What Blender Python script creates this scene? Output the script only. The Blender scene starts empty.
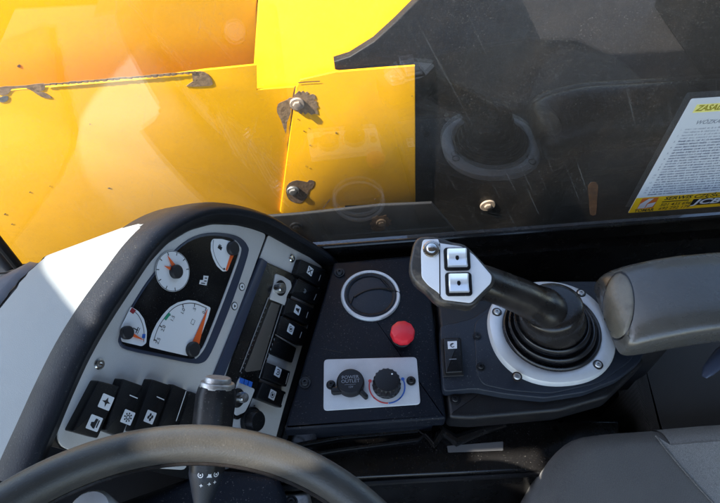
import bpy, bmesh, math, random
import numpy as np
from mathutils import Vector, Matrix
random.seed(7)
SC = bpy.context.scene
COL = SC.collection
V = lambda *a: np.array(a, float)
def unit(a): a = np.array(a, float); return a/np.linalg.norm(a)

# ------------------------------------------------------------------ camera model
FPX, PITCH, YAW, CAMH = 600.0, math.radians(53.5), math.radians(5.4), .66
cR = V(math.cos(YAW), -math.sin(YAW), 0)
cF = V(math.sin(YAW)*math.cos(PITCH), math.cos(YAW)*math.cos(PITCH), -math.sin(PITCH))
cU = np.cross(cR, cF)
cC = V(0, 0, CAMH)
def ray(x, y): return cR*(x-360)/FPX - cU*(y-251.5)/FPX + cF
def hit(x, y, n, p0):
    d = ray(x, y); return cC + d*(np.dot(n, np.array(p0)-cC)/np.dot(n, d))
def Zp(x, y, z=0.): return hit(x, y, V(0, 0, 1), V(0, 0, z))
def Yp(x, y, Y): return hit(x, y, V(0, 1, 0), V(0, Y, 0))

def prj(p):
    v = np.array(p)-cC; d = np.dot(v, cF); return np.array((360+FPX*np.dot(v, cR)/d, 251.5-FPX*np.dot(v, cU)/d))

# ------------------------------------------------------------------ frames
class Fr:
    """local frame: origin o, axes X, Y in the surface, Z its normal"""
    def __init__(s, o, X, Z):
        s.o = np.array(o, float); s.Z = unit(Z); X = np.array(X, float)
        s.X = unit(X - s.Z*np.dot(X, s.Z)); s.Y = np.cross(s.Z, s.X)
    def p(s, x, y, z=0.): return s.o + s.X*x + s.Y*y + s.Z*z
    def px(s, x, y, w=0.):
        q = hit(x, y, s.Z, s.o + s.Z*w) - s.o
        return (float(np.dot(q, s.X)), float(np.dot(q, s.Y)))
    def pxs(s, L, w=0.): return [s.px(x, y, w) for x, y in L]
    def at(s, x, y, z=0., rot=0.):
        c, n = math.cos(rot), math.sin(rot)
        return Fr(s.p(x, y, z), s.X*c + s.Y*n, s.Z)

# ------------------------------------------------------------------ mesh helpers
def ccw(poly):
    a = sum(poly[i][0]*poly[(i+1) % len(poly)][1] - poly[(i+1) % len(poly)][0]*poly[i][1] for i in range(len(poly)))
    return list(poly) if a > 0 else list(poly)[::-1]
def inset(poly, d):
    n = len(poly); out = []
    for i in range(n):
        p0, p1, p2 = (np.array(poly[(i+k) % n], float) for k in (-1, 0, 1))
        a = p1-p0; b = p2-p1
        a /= (np.linalg.norm(a)+1e-12); b /= (np.linalg.norm(b)+1e-12)
        na, nb = V(-a[1], a[0]), V(-b[1], b[0])
        m = na+nb; l = np.dot(m, m)
        m = m*(2/l) if l > .4 else na
        out.append(tuple(p1 + m*d))
    return out
def smooth(poly, k=4, closed=True):
    n = len(poly); out = []
    P = [np.array(p, float) for p in poly]
    rng = range(n) if closed else range(n-1)
    g = (lambda i: P[i % n]) if closed else (lambda i: P[min(max(i, 0), n-1)])
    for i in rng:
        a, b, c, d = g(i-1), g(i), g(i+1), g(i+2)
        for j in range(k):
            t = j/k
            out.append(.5*((2*b) + (c-a)*t + (2*a-5*b+4*c-d)*t*t + (3*b-a-3*c+d)*t**3))
    if not closed: out.append(P[-1])
    return [tuple(p) for p in out]
def rrect(w, h, r, cx=0., cy=0., k=5):
    out = []
    for sx, sy, a0 in ((1, 1, 0), (-1, 1, 90), (-1, -1, 180), (1, -1, 270)):
        for j in range(k+1):
            a = math.radians(a0 + 90*j/k)
            out.append((cx + sx*(w/2-r) + r*math.cos(a), cy + sy*(h/2-r) + r*math.sin(a)))
    return out
def circ(r, cx=0., cy=0., n=32, ry=None):
    ry = ry or r
    return [(cx+r*math.cos(2*math.pi*i/n), cy+ry*math.sin(2*math.pi*i/n)) for i in range(n)]
def roundpoly(poly, r, k=4):
    """cut the corners of a polygon with arcs"""
    poly = ccw(poly); n = len(poly); out = []
    for i in range(n):
        p0, p1, p2 = (np.array(poly[(i+j) % n], float) for j in (-1, 0, 1))
        a = p0-p1; b = p2-p1; la, lb = np.linalg.norm(a), np.linalg.norm(b)
        d = min(r, .45*la, .45*lb); A = p1+a/la*d; B = p1+b/lb*d
        for j in range(k+1):
            t = j/k; out.append(tuple((1-t)**2*A + 2*t*(1-t)*p1 + t*t*B))
    return out
def rings(bm, loops, cap0=True, cap1=True, closed=True):
    vs = [[bm.verts.new(Vector(p)) for p in L] for L in loops]
    n = len(vs[0]); m = n if closed else n-1
    for a, b in zip(vs, vs[1:]):
        for i in range(m):
            j = (i+1) % n
            try: bm.faces.new((a[i], a[j], b[j], b[i]))
            except ValueError: pass
    if closed and cap0: bm.faces.new(vs[0][::-1])
    if closed and cap1: bm.faces.new(vs[-1])
    return vs
def prism(bm, fr, poly, z0, z1, bev=0., seg=3):
    poly = ccw(poly)
    L = [(poly, z0)]
    if bev > 0:
        for i in range(seg+1):
            a = math.pi/2*i/seg
            L.append((inset(poly, bev*(1-math.cos(a))), z1 - bev + bev*math.sin(a)))
    else: L.append((poly, z1))
    rings(bm, [[fr.p(x, y, z) for x, y in p] for p, z in L])
def lathe(bm, fr, prof, seg=40, sx=1., sy=1., cap0=True, cap1=True):
    rings(bm, [[fr.p(r*sx*math.cos(2*math.pi*i/seg), r*sy*math.sin(2*math.pi*i/seg), z) for i in range(seg)] for r, z in prof], cap0, cap1)
def tube(bm, pts, rad, seg=16, caps=True, flat=1.):
    P = [np.array(p, float) for p in pts]; n = len(P)
    if not hasattr(rad, '__len__'): rad = [rad]*n
    t0 = unit(P[1]-P[0]); ref = V(0, 0, 1) if abs(t0[2]) < .9 else V(1, 0, 0)
    N = unit(np.cross(np.cross(t0, ref), t0)); L = []
    for i in range(n):
        t = unit(P[min(i+1, n-1)] - P[max(i-1, 0)])
        N = unit(N - t*np.dot(N, t)); B = np.cross(t, N)
        L.append([P[i] + rad[i]*(N*math.cos(2*math.pi*j/seg)*flat + B*math.sin(2*math.pi*j/seg)) for j in range(seg)])
    rings(bm, L, caps, caps)
def box(bm, a, b):
    a, b = np.minimum(a, b), np.maximum(a, b)
    fr = Fr((0, 0, 0), (1, 0, 0), (0, 0, 1))
    prism(bm, fr, [(a[0], a[1]), (b[0], a[1]), (b[0], b[1]), (a[0], b[1])], a[2], b[2])
def bbox(bm, a, b, bev=.004):
    a, b = np.minimum(a, b), np.maximum(a, b)
    fr = Fr((0, 0, 0), (1, 0, 0), (0, 0, 1))
    prism(bm, fr, rrect(b[0]-a[0], b[1]-a[1], bev, (a[0]+b[0])/2, (a[1]+b[1])/2, 3), a[2], b[2], bev)
def blob(cx, cy, rx, ry, n=44, jag=.22, seed=0):
    r = random.Random(seed); ph = [r.uniform(0, 6.28) for _ in range(5)]; out = []
    for i in range(n):
        a = 2*math.pi*i/n
        k = 1 + jag*(math.sin(2*a+ph[0])*.6+math.sin(3*a+ph[1])*.5+math.sin(5*a+ph[2])*.4+math.sin(9*a+ph[3])*.25+math.sin(17*a+ph[4])*.22) + r.uniform(-.09, .09)
        out.append((cx+rx*k*math.cos(a), cy+ry*k*math.sin(a)))
    return out

BASE = {}
def thing(name, label, cat, loc, group=None):
    o = bpy.data.objects.new(name, None); COL.objects.link(o)
    o.empty_display_size = .05
    o.location = Vector(loc); BASE[o.name] = np.array(loc, float)
    o['label'] = label; o['category'] = cat
    if group: o['group'] = group
    return o
def finish(name, me, m, parent, label=None):
    o = bpy.data.objects.new(name, me); COL.objects.link(o)
    if m: me.materials.append(m)
    base = V(0, 0, 0)
    if parent is not None:
        o.parent = parent; base = BASE[parent.name]
        me.transform(Matrix.Translation(Vector(-base)))
    BASE[o.name] = base
    if label: o['label'] = label
    return o
def obj(name, bm, m, parent=None, sharp=35, label=None):
    bmesh.ops.recalc_face_normals(bm, faces=bm.faces)
    me = bpy.data.meshes.new(name); bm.to_mesh(me); bm.free()
    for p in me.polygons: p.use_smooth = len(p.vertices) <= 4 or name in ('strip_',)
    me.set_sharp_from_angle(angle=math.radians(sharp))
    return finish(name, me, m, parent, label)
def tagm(o, label, cat, group=None):
    o['label'] = label; o['category'] = cat
    if group: o['group'] = group
    return o
def structure(o): o['kind'] = 'structure'; return o
def P(name, fr, poly, z0, z1, m, parent, bev=0., label=None, seg=3):
    bm = bmesh.new(); prism(bm, fr, poly, z0, z1, bev, seg); return obj(name, bm, m, parent, label=label)
def text(bm, body, fr, x, y, size, z=0., align='CENTER', shear=0., rot=0., bold=0., sx=1.):
    cu = bpy.data.curves.new('t', 'FONT'); cu.body = body; cu.size = size; cu.align_x = align; cu.align_y = 'CENTER'
    cu.shear = shear; cu.offset = bold*size; cu.resolution_u = 3
    ob = bpy.data.objects.new('t', cu); COL.objects.link(ob)
    dg = bpy.context.evaluated_depsgraph_get(); dg.update()
    me = bpy.data.meshes.new_from_object(ob.evaluated_get(dg))
    bpy.data.objects.remove(ob); bpy.data.curves.remove(cu)
    c, s = math.cos(rot), math.sin(rot)
    vs = [bm.verts.new(Vector(fr.p(x + (v.co.x*sx)*c - v.co.y*s, y + v.co.x*sx*s + v.co.y*c, z))) for v in me.vertices]
    for f in me.polygons:
        try: bm.faces.new([vs[i] for i in f.vertices])
        except ValueError: pass
    bpy.data.meshes.remove(me)
def bar(bm, fr, a, b, w, z):
    a, b = np.array(a, float), np.array(b, float); d = b-a; d /= np.linalg.norm(d); n = V(-d[1], d[0])*w/2
    bm.faces.new([bm.verts.new(Vector(fr.p(q[0], q[1], z))) for q in (a-n, b-n, b+n, a+n)])
def flat(bm, fr, poly, z): bm.faces.new([bm.verts.new(Vector(fr.p(x, y, z))) for x, y in ccw(poly)])

# ------------------------------------------------------------------ materials
def mat(name, col, rough=.5, metal=0., bump=0., bscale=300., var=0., vscale=12., rvar=0., coat=0., spec=.5, dirt=None, dirtamt=0., dscale=30., grain=0., gscale=2500., specks=0.):
    m = bpy.data.materials.new(name); m.use_nodes = True; nt = m.node_tree; b = nt.nodes['Principled BSDF']
    b.inputs['Base Color'].default_value = (*col, 1); b.inputs['Roughness'].default_value = rough
    b.inputs['Metallic'].default_value = metal; b.inputs['Specular IOR Level'].default_value = spec
    b.inputs['Coat Weight'].default_value = coat; b.inputs['Coat Roughness'].default_value = .15
    tc = nt.nodes.new('ShaderNodeTexCoord'); L = nt.links
    def noise(scale, det=5, rough_=.6):
        n = nt.nodes.new('ShaderNodeTexNoise'); n.inputs['Scale'].default_value = scale; n.inputs['Detail'].default_value = det
        n.inputs['Roughness'].default_value = rough_; L.new(tc.outputs['Object'], n.inputs['Vector']); return n
    def ramp(src, a, b_, c0, c1):
        r = nt.nodes.new('ShaderNodeMapRange'); r.inputs['From Min'].default_value = a; r.inputs['From Max'].default_value = b_
        r.inputs['To Min'].default_value = c0; r.inputs['To Max'].default_value = c1; L.new(src, r.inputs['Value']); return r.outputs['Result']
    last = None
    def mixc(fac, c1, c2, mode='MIX'):
        x = nt.nodes.new('ShaderNodeMix'); x.data_type = 'RGBA'; x.blend_type = mode
        if hasattr(fac, 'links') or hasattr(fac, 'node'): L.new(fac, x.inputs[0])
        else: x.inputs[0].default_value = fac
        for s, c in ((x.inputs[6], c1), (x.inputs[7], c2)):
            if isinstance(c, tuple): s.default_value = (*c, 1)
            else: L.new(c, s)
        return x.outputs[2]
    cur = tuple(col)
    if var:
        n = noise(vscale); cur = mixc(ramp(n.outputs['Fac'], .3, .7, 0, 1), tuple(c*(1-var) for c in col), tuple(min(1, c*(1+var)) for c in col))
    if grain:
        n = noise(gscale, 2); g = ramp(n.outputs['Fac'], .3, .7, 1-grain, 1+grain)
        x = nt.nodes.new('ShaderNodeVectorMath'); x.operation = 'SCALE'
        if isinstance(cur, tuple): x.inputs[0].default_value = cur
        else: L.new(cur, x.inputs[0])
        L.new(g, x.inputs['Scale']); cur = x.outputs[0]
    if dirt:
        n = noise(dscale, 8, .7); cur = mixc(ramp(n.outputs['Fac'], .5, .75, 0, dirtamt), cur, tuple(dirt))
    if specks:      # dust and lint
        n = noise(620, 1); n2 = noise(9, 4)
        q = nt.nodes.new('ShaderNodeMath'); q.operation = 'MULTIPLY'
        L.new(ramp(n.outputs['Fac'], .66, .78, 0, specks), q.inputs[0]); L.new(ramp(n2.outputs['Fac'], .4, .65, .1, 1), q.inputs[1])
        cur = mixc(q.outputs[0], cur, (.34, .32, .29))
    if not isinstance(cur, tuple): L.new(cur, b.inputs['Base Color'])
    if rvar:
        n = noise(vscale*2.3, 6); L.new(ramp(n.outputs['Fac'], .3, .7, max(0, rough-rvar), min(1, rough+rvar)), b.inputs['Roughness'])
    if bump:
        n = noise(bscale, 4); bp = nt.nodes.new('ShaderNodeBump'); bp.inputs['Strength'].default_value = bump; bp.inputs['Distance'].default_value = .001
        L.new(n.outputs['Fac'], bp.inputs['Height']); L.new(bp.outputs['Normal'], b.inputs['Normal'])
    return m
M = {}
M['console'] = mat('console_plastic', (.0042, .0062, .0115), .5, spec=.2, bump=.25, bscale=900, var=.15, rvar=.06, dirt=(.03, .032, .035), dirtamt=.12, dscale=14, specks=0.5)
M['plate_blue'] = mat('blue_grey_plastic', (.013, .0175, .0265), .45, spec=.35, bump=.2, bscale=900, rvar=.07, dirt=(.1, .1, .1), dirtamt=.12, dscale=20, specks=0.4)
M['black'] = mat('black_plastic', (.006, .006, .007), .42, spec=.35, bump=.15, bscale=700, rvar=.08, specks=0.3)
M['black_matt'] = mat('matt_black', (.008, .008, .009), .7)
M['black_gloss'] = mat('gloss_black', (.007, .0065, .0065), .25, spec=.45, rvar=.08, dirt=(.06, .055, .05), dirtamt=.15, dscale=20, specks=0.3)
M['rim'] = mat('hood_plastic', (.0075, .0092, .0135), .5, spec=.3, bump=.35, bscale=700, rvar=.08, var=.2, dirt=(.03, .03, .03), dirtamt=.25, dscale=25, specks=0.3)
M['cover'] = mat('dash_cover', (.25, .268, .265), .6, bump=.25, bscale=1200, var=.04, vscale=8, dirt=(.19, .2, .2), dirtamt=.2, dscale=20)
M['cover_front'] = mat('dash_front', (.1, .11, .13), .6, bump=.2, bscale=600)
M['silver'] = mat('silver_panel', (.60, .585, .565), .4, metal=.1, grain=.06, gscale=1800, var=.03, rvar=.05, dirt=(.32, .31, .3), dirtamt=.15, dscale=25)
M['plate_white'] = mat('pale_plate', (.56, .575, .59), .4, grain=.08, gscale=1500, var=.05, vscale=60, dirt=(.4, .42, .45), dirtamt=.2, dscale=50)
M['chrome'] = mat('bare_metal', (.62, .61, .58), .24, metal=1., bump=.05, rvar=.1)
M['chrome_button'] = mat('chromed_plastic', (.74, .76, .79), .22, metal=.3, rvar=.05)
M['steel'] = mat('zinc_steel', (.45, .44, .42), .45, metal=.9, var=.2, vscale=200, rvar=.15)
M['bolt_tan'] = mat('worn_bolt', (.42, .33, .25), .5, metal=.2, var=.25, vscale=150)
M['ring'] = mat('silver_ring', (.58, .60, .61), .4, metal=.25, var=.06, vscale=20, dirt=(.38, .36, .33), dirtamt=.35, dscale=22, rvar=.08)
M['rubber'] = mat('rubber_boot', (.007, .007, .008), .3, bump=.12, bscale=160, rvar=.1, dirt=(.05, .05, .05), dirtamt=.2, dscale=20)
M['stem'] = mat('worn_stem', (.014, .012, .011), .28, bump=.2, bscale=120, rvar=.12, dirt=(.09, .07, .055), dirtamt=.4, dscale=14)
M['grip'] = mat('worn_grip', (.03, .028, .026), .45, bump=.3, bscale=300, rvar=.1, dirt=(.35, .28, .2), dirtamt=.6, dscale=26)
M['armrest'] = mat('worn_armrest', (.066, .064, .058), .27, coat=.35, bump=.25, bscale=260, var=.12, vscale=9, rvar=.1, dirt=(.065, .058, .046), dirtamt=.6, dscale=16, specks=0.2)
M['armpad'] = mat('grimy_pad', (.15, .138, .11), .4, bump=.7, bscale=110, var=.2, vscale=60, dirt=(.05, .045, .035), dirtamt=.8, dscale=34)
M['wheel'] = mat('wheel_rubber', (.048, .046, .042), .38, bump=.3, bscale=900, var=.15, vscale=14, rvar=.1, dirt=(.085, .07, .05), dirtamt=.4, dscale=16, specks=0.15)
M['red'] = mat('red_button', (.72, .025, .04), .4, bump=.1, bscale=500)
M['red_ink'] = mat('red_ink', (.6, .05, .05), .5); M['blue_ink'] = mat('blue_ink', (.02, .12, .5), .5)
M['green_ink'] = mat('green_ink', (.02, .3, .16), .5); M['dkred_ink'] = mat('dark_red_ink', (.3, .02, .03), .5)
M['orange'] = mat('orange_needle', (.85, .13, .02), .45)
M['dial'] = mat('dial_white', (.84, .85, .86), .4); M['ink'] = mat('black_ink', (.015, .015, .018), .5)
M['face'] = mat('cluster_face', (.006, .006, .007), .14, rvar=.04, spec=.35, dirt=(.03, .03, .027), dirtamt=.35, dscale=20, specks=0.25)
M['icon'] = mat('icon_white', (.72, .73, .74), .5); M['grey_ink'] = mat('grey_ink', (.25, .27, .3), .5)
M['display'] = mat('radio_display', (.09, .08, .07), .25, rvar=.05)
M['navy'] = mat('navy_edge', (.035, .045, .075), .3)
M['yellow'] = mat('yellow_paint', (.90, .44, .003), .42, var=.07, vscale=6, bump=.1, bscale=160, rvar=.08, dirt=(.70, .33, .02), dirtamt=.25, dscale=25, spec=.3)
M['bare'] = mat('chipped_metal', (.30, .195, .11), .8, metal=0., spec=.2, bump=.6, bscale=250, var=.35, vscale=120)
M['bare_dark'] = mat('chipped_dark', (.14, .09, .055), .75, spec=.2, bump=.6, bscale=250, var=.35, vscale=150)
M['boom_black'] = mat('black_cover_plate', (.0065, .005, .004), .55, bump=.5, bscale=90, var=.35, vscale=5, rvar=.12, dirt=(.035, .026, .018), dirtamt=.7, dscale=8, grain=.35, gscale=420, spec=.3, specks=0.5)
M['strip'] = mat('dark_strip', (.022, .022, .024), .5, bump=.3, bscale=200, var=.2, vscale=12, dirt=(.05, .045, .04), dirtamt=.4, dscale=20, specks=0.4)
M['rust'] = mat('rust_streak', (.055, .026, .009), .7, var=.4, vscale=80)
M['paper'] = mat('sticker_white', (.8, .82, .84), .5)
M['banner'] = mat('sticker_yellow', (.85, .5, .01), .5); M['title'] = mat('title_olive', (.30, .25, .01), .5)
M['title_glow'] = mat('title_yellow', (.85, .78, .25), .5)
M['logo'] = mat('logo_orange', (.62, .14, .02), .5)
M['text_blue'] = mat('sticker_text', (.09, .11, .18), .6); M['text_faint'] = mat('sticker_text_faint', (.4, .42, .46), .6)
M['floor'] = mat('rubber_mat', (.06, .057, .058), .5, bump=.3, bscale=200, rvar=.1, dirt=(.05, .045, .04), dirtamt=.5, dscale=20)
M['headliner'] = mat('headliner', (.34, .34, .33), .8)
M['head_silver'] = mat('head_silver', (.72, .73, .75), .35, grain=.05, var=.03, rvar=.05)
M['label_grey'] = mat('grey_label', (.17, .165, .16), .5)

def fabric(name, col):
    m = mat(name, col, .9, var=.12, vscale=10, grain=.35, gscale=900, dirt=tuple(c*1.5 for c in col), dirtamt=.3, dscale=14)
    nt = m.node_tree; tc = nt.nodes['Texture Coordinate']; L = nt.links
    b = nt.nodes['Principled BSDF']; b.inputs['Sheen Weight'].default_value = .25
    ws = []
    for d, s in (('DIAGONAL', 330.), ('X', 420.)):
        w = nt.nodes.new('ShaderNodeTexWave'); w.bands_direction = d; w.inputs['Scale'].default_value = s; w.inputs['Distortion'].default_value = 2.
        L.new(tc.outputs['Object'], w.inputs['Vector']); ws.append(w)
    a = nt.nodes.new('ShaderNodeMath'); a.operation = 'ADD'; L.new(ws[0].outputs['Fac'], a.inputs[0]); L.new(ws[1].outputs['Fac'], a.inputs[1])
    bp = nt.nodes.new('ShaderNodeBump'); bp.inputs['Strength'].default_value = .6; bp.inputs['Distance'].default_value = .0008
    L.new(a.outputs[0], bp.inputs['Height']); L.new(bp.outputs['Normal'], b.inputs['Normal'])
    return m
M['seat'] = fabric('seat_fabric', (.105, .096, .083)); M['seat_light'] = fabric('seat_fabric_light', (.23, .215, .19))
M['seat_side'] = fabric('seat_side_fabric', (.024, .021, .018))

# paper sticker lets some light through
b = M['paper'].node_tree.nodes['Principled BSDF']
def add_translucent(m, col, fac):
    nt = m.node_tree; out = nt.nodes['Material Output']; b = nt.nodes['Principled BSDF']
    t = nt.nodes.new('ShaderNodeBsdfTranslucent'); t.inputs[0].default_value = (*col, 1)
    x = nt.nodes.new('ShaderNodeMixShader'); x.inputs[0].default_value = fac
    nt.links.new(b.outputs[0], x.inputs[1]); nt.links.new(t.outputs[0], x.inputs[2]); nt.links.new(x.outputs[0], out.inputs[0])
add_translucent(M['paper'], (.8, .82, .8), .35)

def glass_mat():
    m = bpy.data.materials.new('dusty_window_glass'); m.use_nodes = True; nt = m.node_tree; nt.nodes.clear(); L = nt.links
    N = lambda t: nt.nodes.new(t)
    out = N('ShaderNodeOutputMaterial'); tr = N('ShaderNodeBsdfTransparent'); tr.inputs[0].default_value = (.97, .975, .97, 1)
    gl = N('ShaderNodeBsdfGlossy'); gl.inputs['Roughness'].default_value = .012
    df = N('ShaderNodeBsdfDiffuse'); df.inputs[0].default_value = (.75, .72, .66, 1)
    lw = N('ShaderNodeLayerWeight'); lw.inputs['Blend'].default_value = .5
    pw = N('ShaderNodeMath'); pw.operation = 'POWER'; pw.inputs[1].default_value = 5; L.new(lw.outputs['Facing'], pw.inputs[0])
    ma = N('ShaderNodeMath'); ma.operation = 'MULTIPLY_ADD'; ma.inputs[1].default_value = .95; ma.inputs[2].default_value = .10; L.new(pw.outputs[0], ma.inputs[0])
    x1 = N('ShaderNodeMixShader'); L.new(ma.outputs[0], x1.inputs[0]); L.new(tr.outputs[0], x1.inputs[1]); L.new(gl.outputs[0], x1.inputs[2])
    tc = N('ShaderNodeTexCoord')
    def noise(vec, s, d=4):
        n = N('ShaderNodeTexNoise'); n.inputs['Scale'].default_value = s; n.inputs['Detail'].default_value = d; L.new(vec, n.inputs['Vector']); return n.outputs['Fac']
    def mr(src, a, b, c, d):
        r = N('ShaderNodeMapRange'); L.new(src, r.inputs['Value'])
        for k, v in zip(('From Min', 'From Max', 'To Min', 'To Max'), (a, b, c, d)): r.inputs[k].default_value = v
        return r.outputs['Result']
    def add(a, b):
        q = N('ShaderNodeMath'); q.operation = 'ADD'; L.new(a, q.inputs[0]); L.new(b, q.inputs[1]); return q.outputs[0]
    tot = mr(noise(tc.outputs['Object'], 7, 6), .3, .7, .004, .020)           # film of dust
    tot = add(tot, mr(noise(tc.outputs['Object'], 520, 2), .62, .76, 0, .09))     # specks
    for rot, sc, amt in ((.5, (900, 1, 14), .08), (-.35, (1100, 1, 18), .05), (1.2, (900, 1, 10), .05)):   # wiping scratches
        mp = N('ShaderNodeMapping'); mp.inputs['Rotation'].default_value = (0, rot, 0); L.new(tc.outputs['Object'], mp.inputs['Vector'])
        mp2 = N('ShaderNodeMapping'); mp2.inputs['Scale'].default_value = sc; L.new(mp.outputs[0], mp2.inputs['Vector'])
        tot = add(tot, mr(noise(mp2.outputs[0], .35, 2), .66, .78, 0, amt))
    x2 = N('ShaderNodeMixShader'); L.new(tot, x2.inputs[0]); L.new(x1.outputs[0], x2.inputs[1]); L.new(df.outputs[0], x2.inputs[2])
    L.new(x2.outputs[0], out.inputs[0])
    return m
M['glass'] = glass_mat()

WF = Fr((0, 0, 0), (1, 0, 0), (0, 0, 1))          # horizontal world frame
def screw(name, fr, x, y, z, r, m=None, parent=None, socket=True, washer=0.):
    m = m or M['steel']
    bm = bmesh.new(); f = fr.at(x, y, z)
    if washer: lathe(bm, f, [(washer, 0), (washer, .0012), (washer*.95, .0018), (r, .0018)], 28, cap1=True)
    z0 = .0018 if washer else 0
    lathe(bm, f, [(r, z0), (r, z0+r*.25), (r*.8, z0+r*.5), (r*.42, z0+r*.55), (r*.36, z0+r*.55), (r*.33, z0+r*.2)] if socket else [(r, z0), (r, z0+r*.45), (r*.85, z0+r*.62), (.0001, z0+r*.65)], 20)
    return obj(name, bm, m, parent)
def hexbolt(name, fr, x, y, z, r, m, parent, washer):
    bm = bmesh.new(); f = fr.at(x, y, z)
    lathe(bm, f, [(washer, 0), (washer, .002), (washer*.93, .003), (.0001, .003)], 28)
    prism(bm, f, circ(r, n=6), .003, .003+r*.45, r*.15)
    return obj(name, bm, m, parent)

from mathutils.bvhtree import BVHTree
def bvh(o):
    base = BASE[o.name]; me = o.data
    return BVHTree.FromPolygons([Vector(np.array(v.co)+base) for v in me.vertices], [tuple(p.vertices) for p in me.polygons])
def inlay(name, host, outline, prof, m, parent, label=None):
    """a thin piece following the surface of host, bounded by outline"""
    t = bvh(host); c = np.mean(np.array(outline), axis=0); bm = bmesh.new(); L = []
    for k, h in prof:
        row = []
        for q in outline:
            x, y = c + (np.array(q)-c)*k; d = unit(ray(x, y))
            co_, nn, _, _ = t.ray_cast(Vector(cC), Vector(d))
            if co_ is None: co_, nn, _, _ = t.find_nearest(Vector(L[-1][len(row)] if L else cC + d*.7))
            if np.dot(nn, d) > 0: nn = -nn
            row.append(np.array(co_) + np.array(nn)*h)
        L.append(row)
    rings(bm, L, False, True); return obj(name, bm, m, parent, 60, label)

# ================================================================== CAB SHELL
fl = bmesh.new(); box(fl, V(-1., -1., -.52), V(1.25, .55, -.50)); structure(obj('cab_floor', fl, M['floor']))
cab = thing('cab_frame', 'black cab window frame and sill running behind the side console and joystick', 'cab frame', (0, .48, -.5))
YG, ZG = .498, .0095
bm = bmesh.new(); box(bm, V(-.6, YG-.004, -.5), V(1.25, YG+.006, ZG-.004)); obj('window_frame', bm, M['black_gloss'], cab)
bm = bmesh.new(); box(bm, V(-.6, YG-.020, -.5), V(1.25, YG-.0042, -.022)); obj('sill', bm, M['black_gloss'], cab)
bm = bmesh.new(); box(bm, V(-.6, .30, -.49), V(1.25, YG-.021, -.13)); obj('inner_panel', bm, M['black_matt'], cab)
bm = bmesh.new(); tube(bm, [(-.6, YG-.005, ZG-.002), (1.25, YG-.005, ZG-.002)], .0035, 10); obj('window_seal', bm, M['black_gloss'], cab)
# front pillar beside the pane
bm = bmesh.new(); bbox(bm, V(-.458, YG-.008, -.49), V(-.414, YG+.022, .925), .008); obj('window_pillar', bm, M['cover_front'], cab)
bm = bmesh.new(); tube(bm, [(-.405, YG-.004, ZG), (-.405, YG-.004, .93)], .006, 10); obj('window_seal', bm, M['black_matt'], cab)
ROOFZ = .93
ROOF_SUN_CUT = [(1.25, -.80), (1.25, .488), (-.95, .488), (-.95, .42), (-.745, .36), (-.745, .30), (-.775, .22), (-.798, .18), (-.798, .094), (-.66, .056), (-.57, .052), (-.57, .012), (-.66, .012), (-.66, -.80)]  # unseen cab roof; edge and slot cut to place the sun patches
SUN_BLOCKER = [(-1.15, -.80), (-.662, -.80), (-.662, .054), (-.80, .088), (-.80, .15), (-.826, .171), (-.862, .204), (-.911, .249), (-1.0, .33), (-1.15, .45)]  # added unseen blocker, outlined to shade the left of the dash cover
bm = bmesh.new(); prism(bm, WF, ROOF_SUN_CUT, ROOFZ, ROOFZ+.015, .004); obj('roof_sun_cut', bm, M['headliner'], cab)
bm = bmesh.new(); prism(bm, WF, SUN_BLOCKER, ROOFZ, ROOFZ+.015, .004); obj('sun_blocker', bm, M['headliner'], cab)
bm = bmesh.new(); box(bm, V(1.18, -.80, -.49), V(1.25, YG-.005, .925)); obj('rear_wall', bm, M['black_matt'], cab)

pane = thing('window_pane', 'dusty scratched clear window pane between the console and the yellow boom', 'window', (.3, YG, ZG))
bm = bmesh.new(); box(bm, V(-.40, YG-.0025, ZG), V(1.18, YG+.0025, .925)); obj('glass', bm, M['glass'], pane)

# ================================================================== BOOM OUTSIDE
boom = thing('loader_boom', 'scuffed yellow steel boom with chipped paint and bolts outside the window', 'boom', (-.1, .75, -.5))
def YF(Y): return Fr((0, Y, 0), (1, 0, 0), (0, -1, 0))
B0, B1, B2, B3 = YF(.772), YF(.695), YF(.6915), YF(.70)
# lower wide plate
low = [(-60, 96), (0, 92), (60, 86), (140, 79), (205, 70), (256.5, 65), (257, 90), (300, 86.5), (345, 84), (345, 240), (-60, 290)]
P('side_plate', B1, B1.pxs(low), -.003, 0, M['yellow'], boom, .0012)
# upper body: upright, a separate plane so it renders darker than its neighbour
fu = Fr(B0.o, (1, 0, 0), (0, -.93, .36))
up = [(-80, -60), (257, -60), (257, 100), (-80, 130)]
P('upper_plate', B0, B0.pxs(up), -.02, 0, M['yellow'], boom, .002)
# right upper plate, tilted sunward; its left edge stands in for a shadow edge
pl = hit(255, 90, V(0, 1, 0), V(0, .706, 0))
ft = Fr(pl, (1, 0, 0), (0, -.86, .51))
tp = [(252, 92), (262, -60), (470, -60), (470, 80)]
P('sun_tilted_plate', ft, ft.pxs(tp), -.006, 0, M['yellow'], boom, .002)
# bolted square plate
sq = [(286, 165), (296, 88), (300, 80), (336, 72), (380, 68.5), (415, 66), (415.5, 140), (415.5, 203), (323, 207), (309, 215), (284, 215.5), (280, 212)]
P('bolted_plate', B2, B2.pxs(sq), -.003, 0, M['yellow'], boom, .0012)
lip = Fr(B2.p(0, 0, .0005), (1, 0, 0), (0, -.86, -.5))
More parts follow.
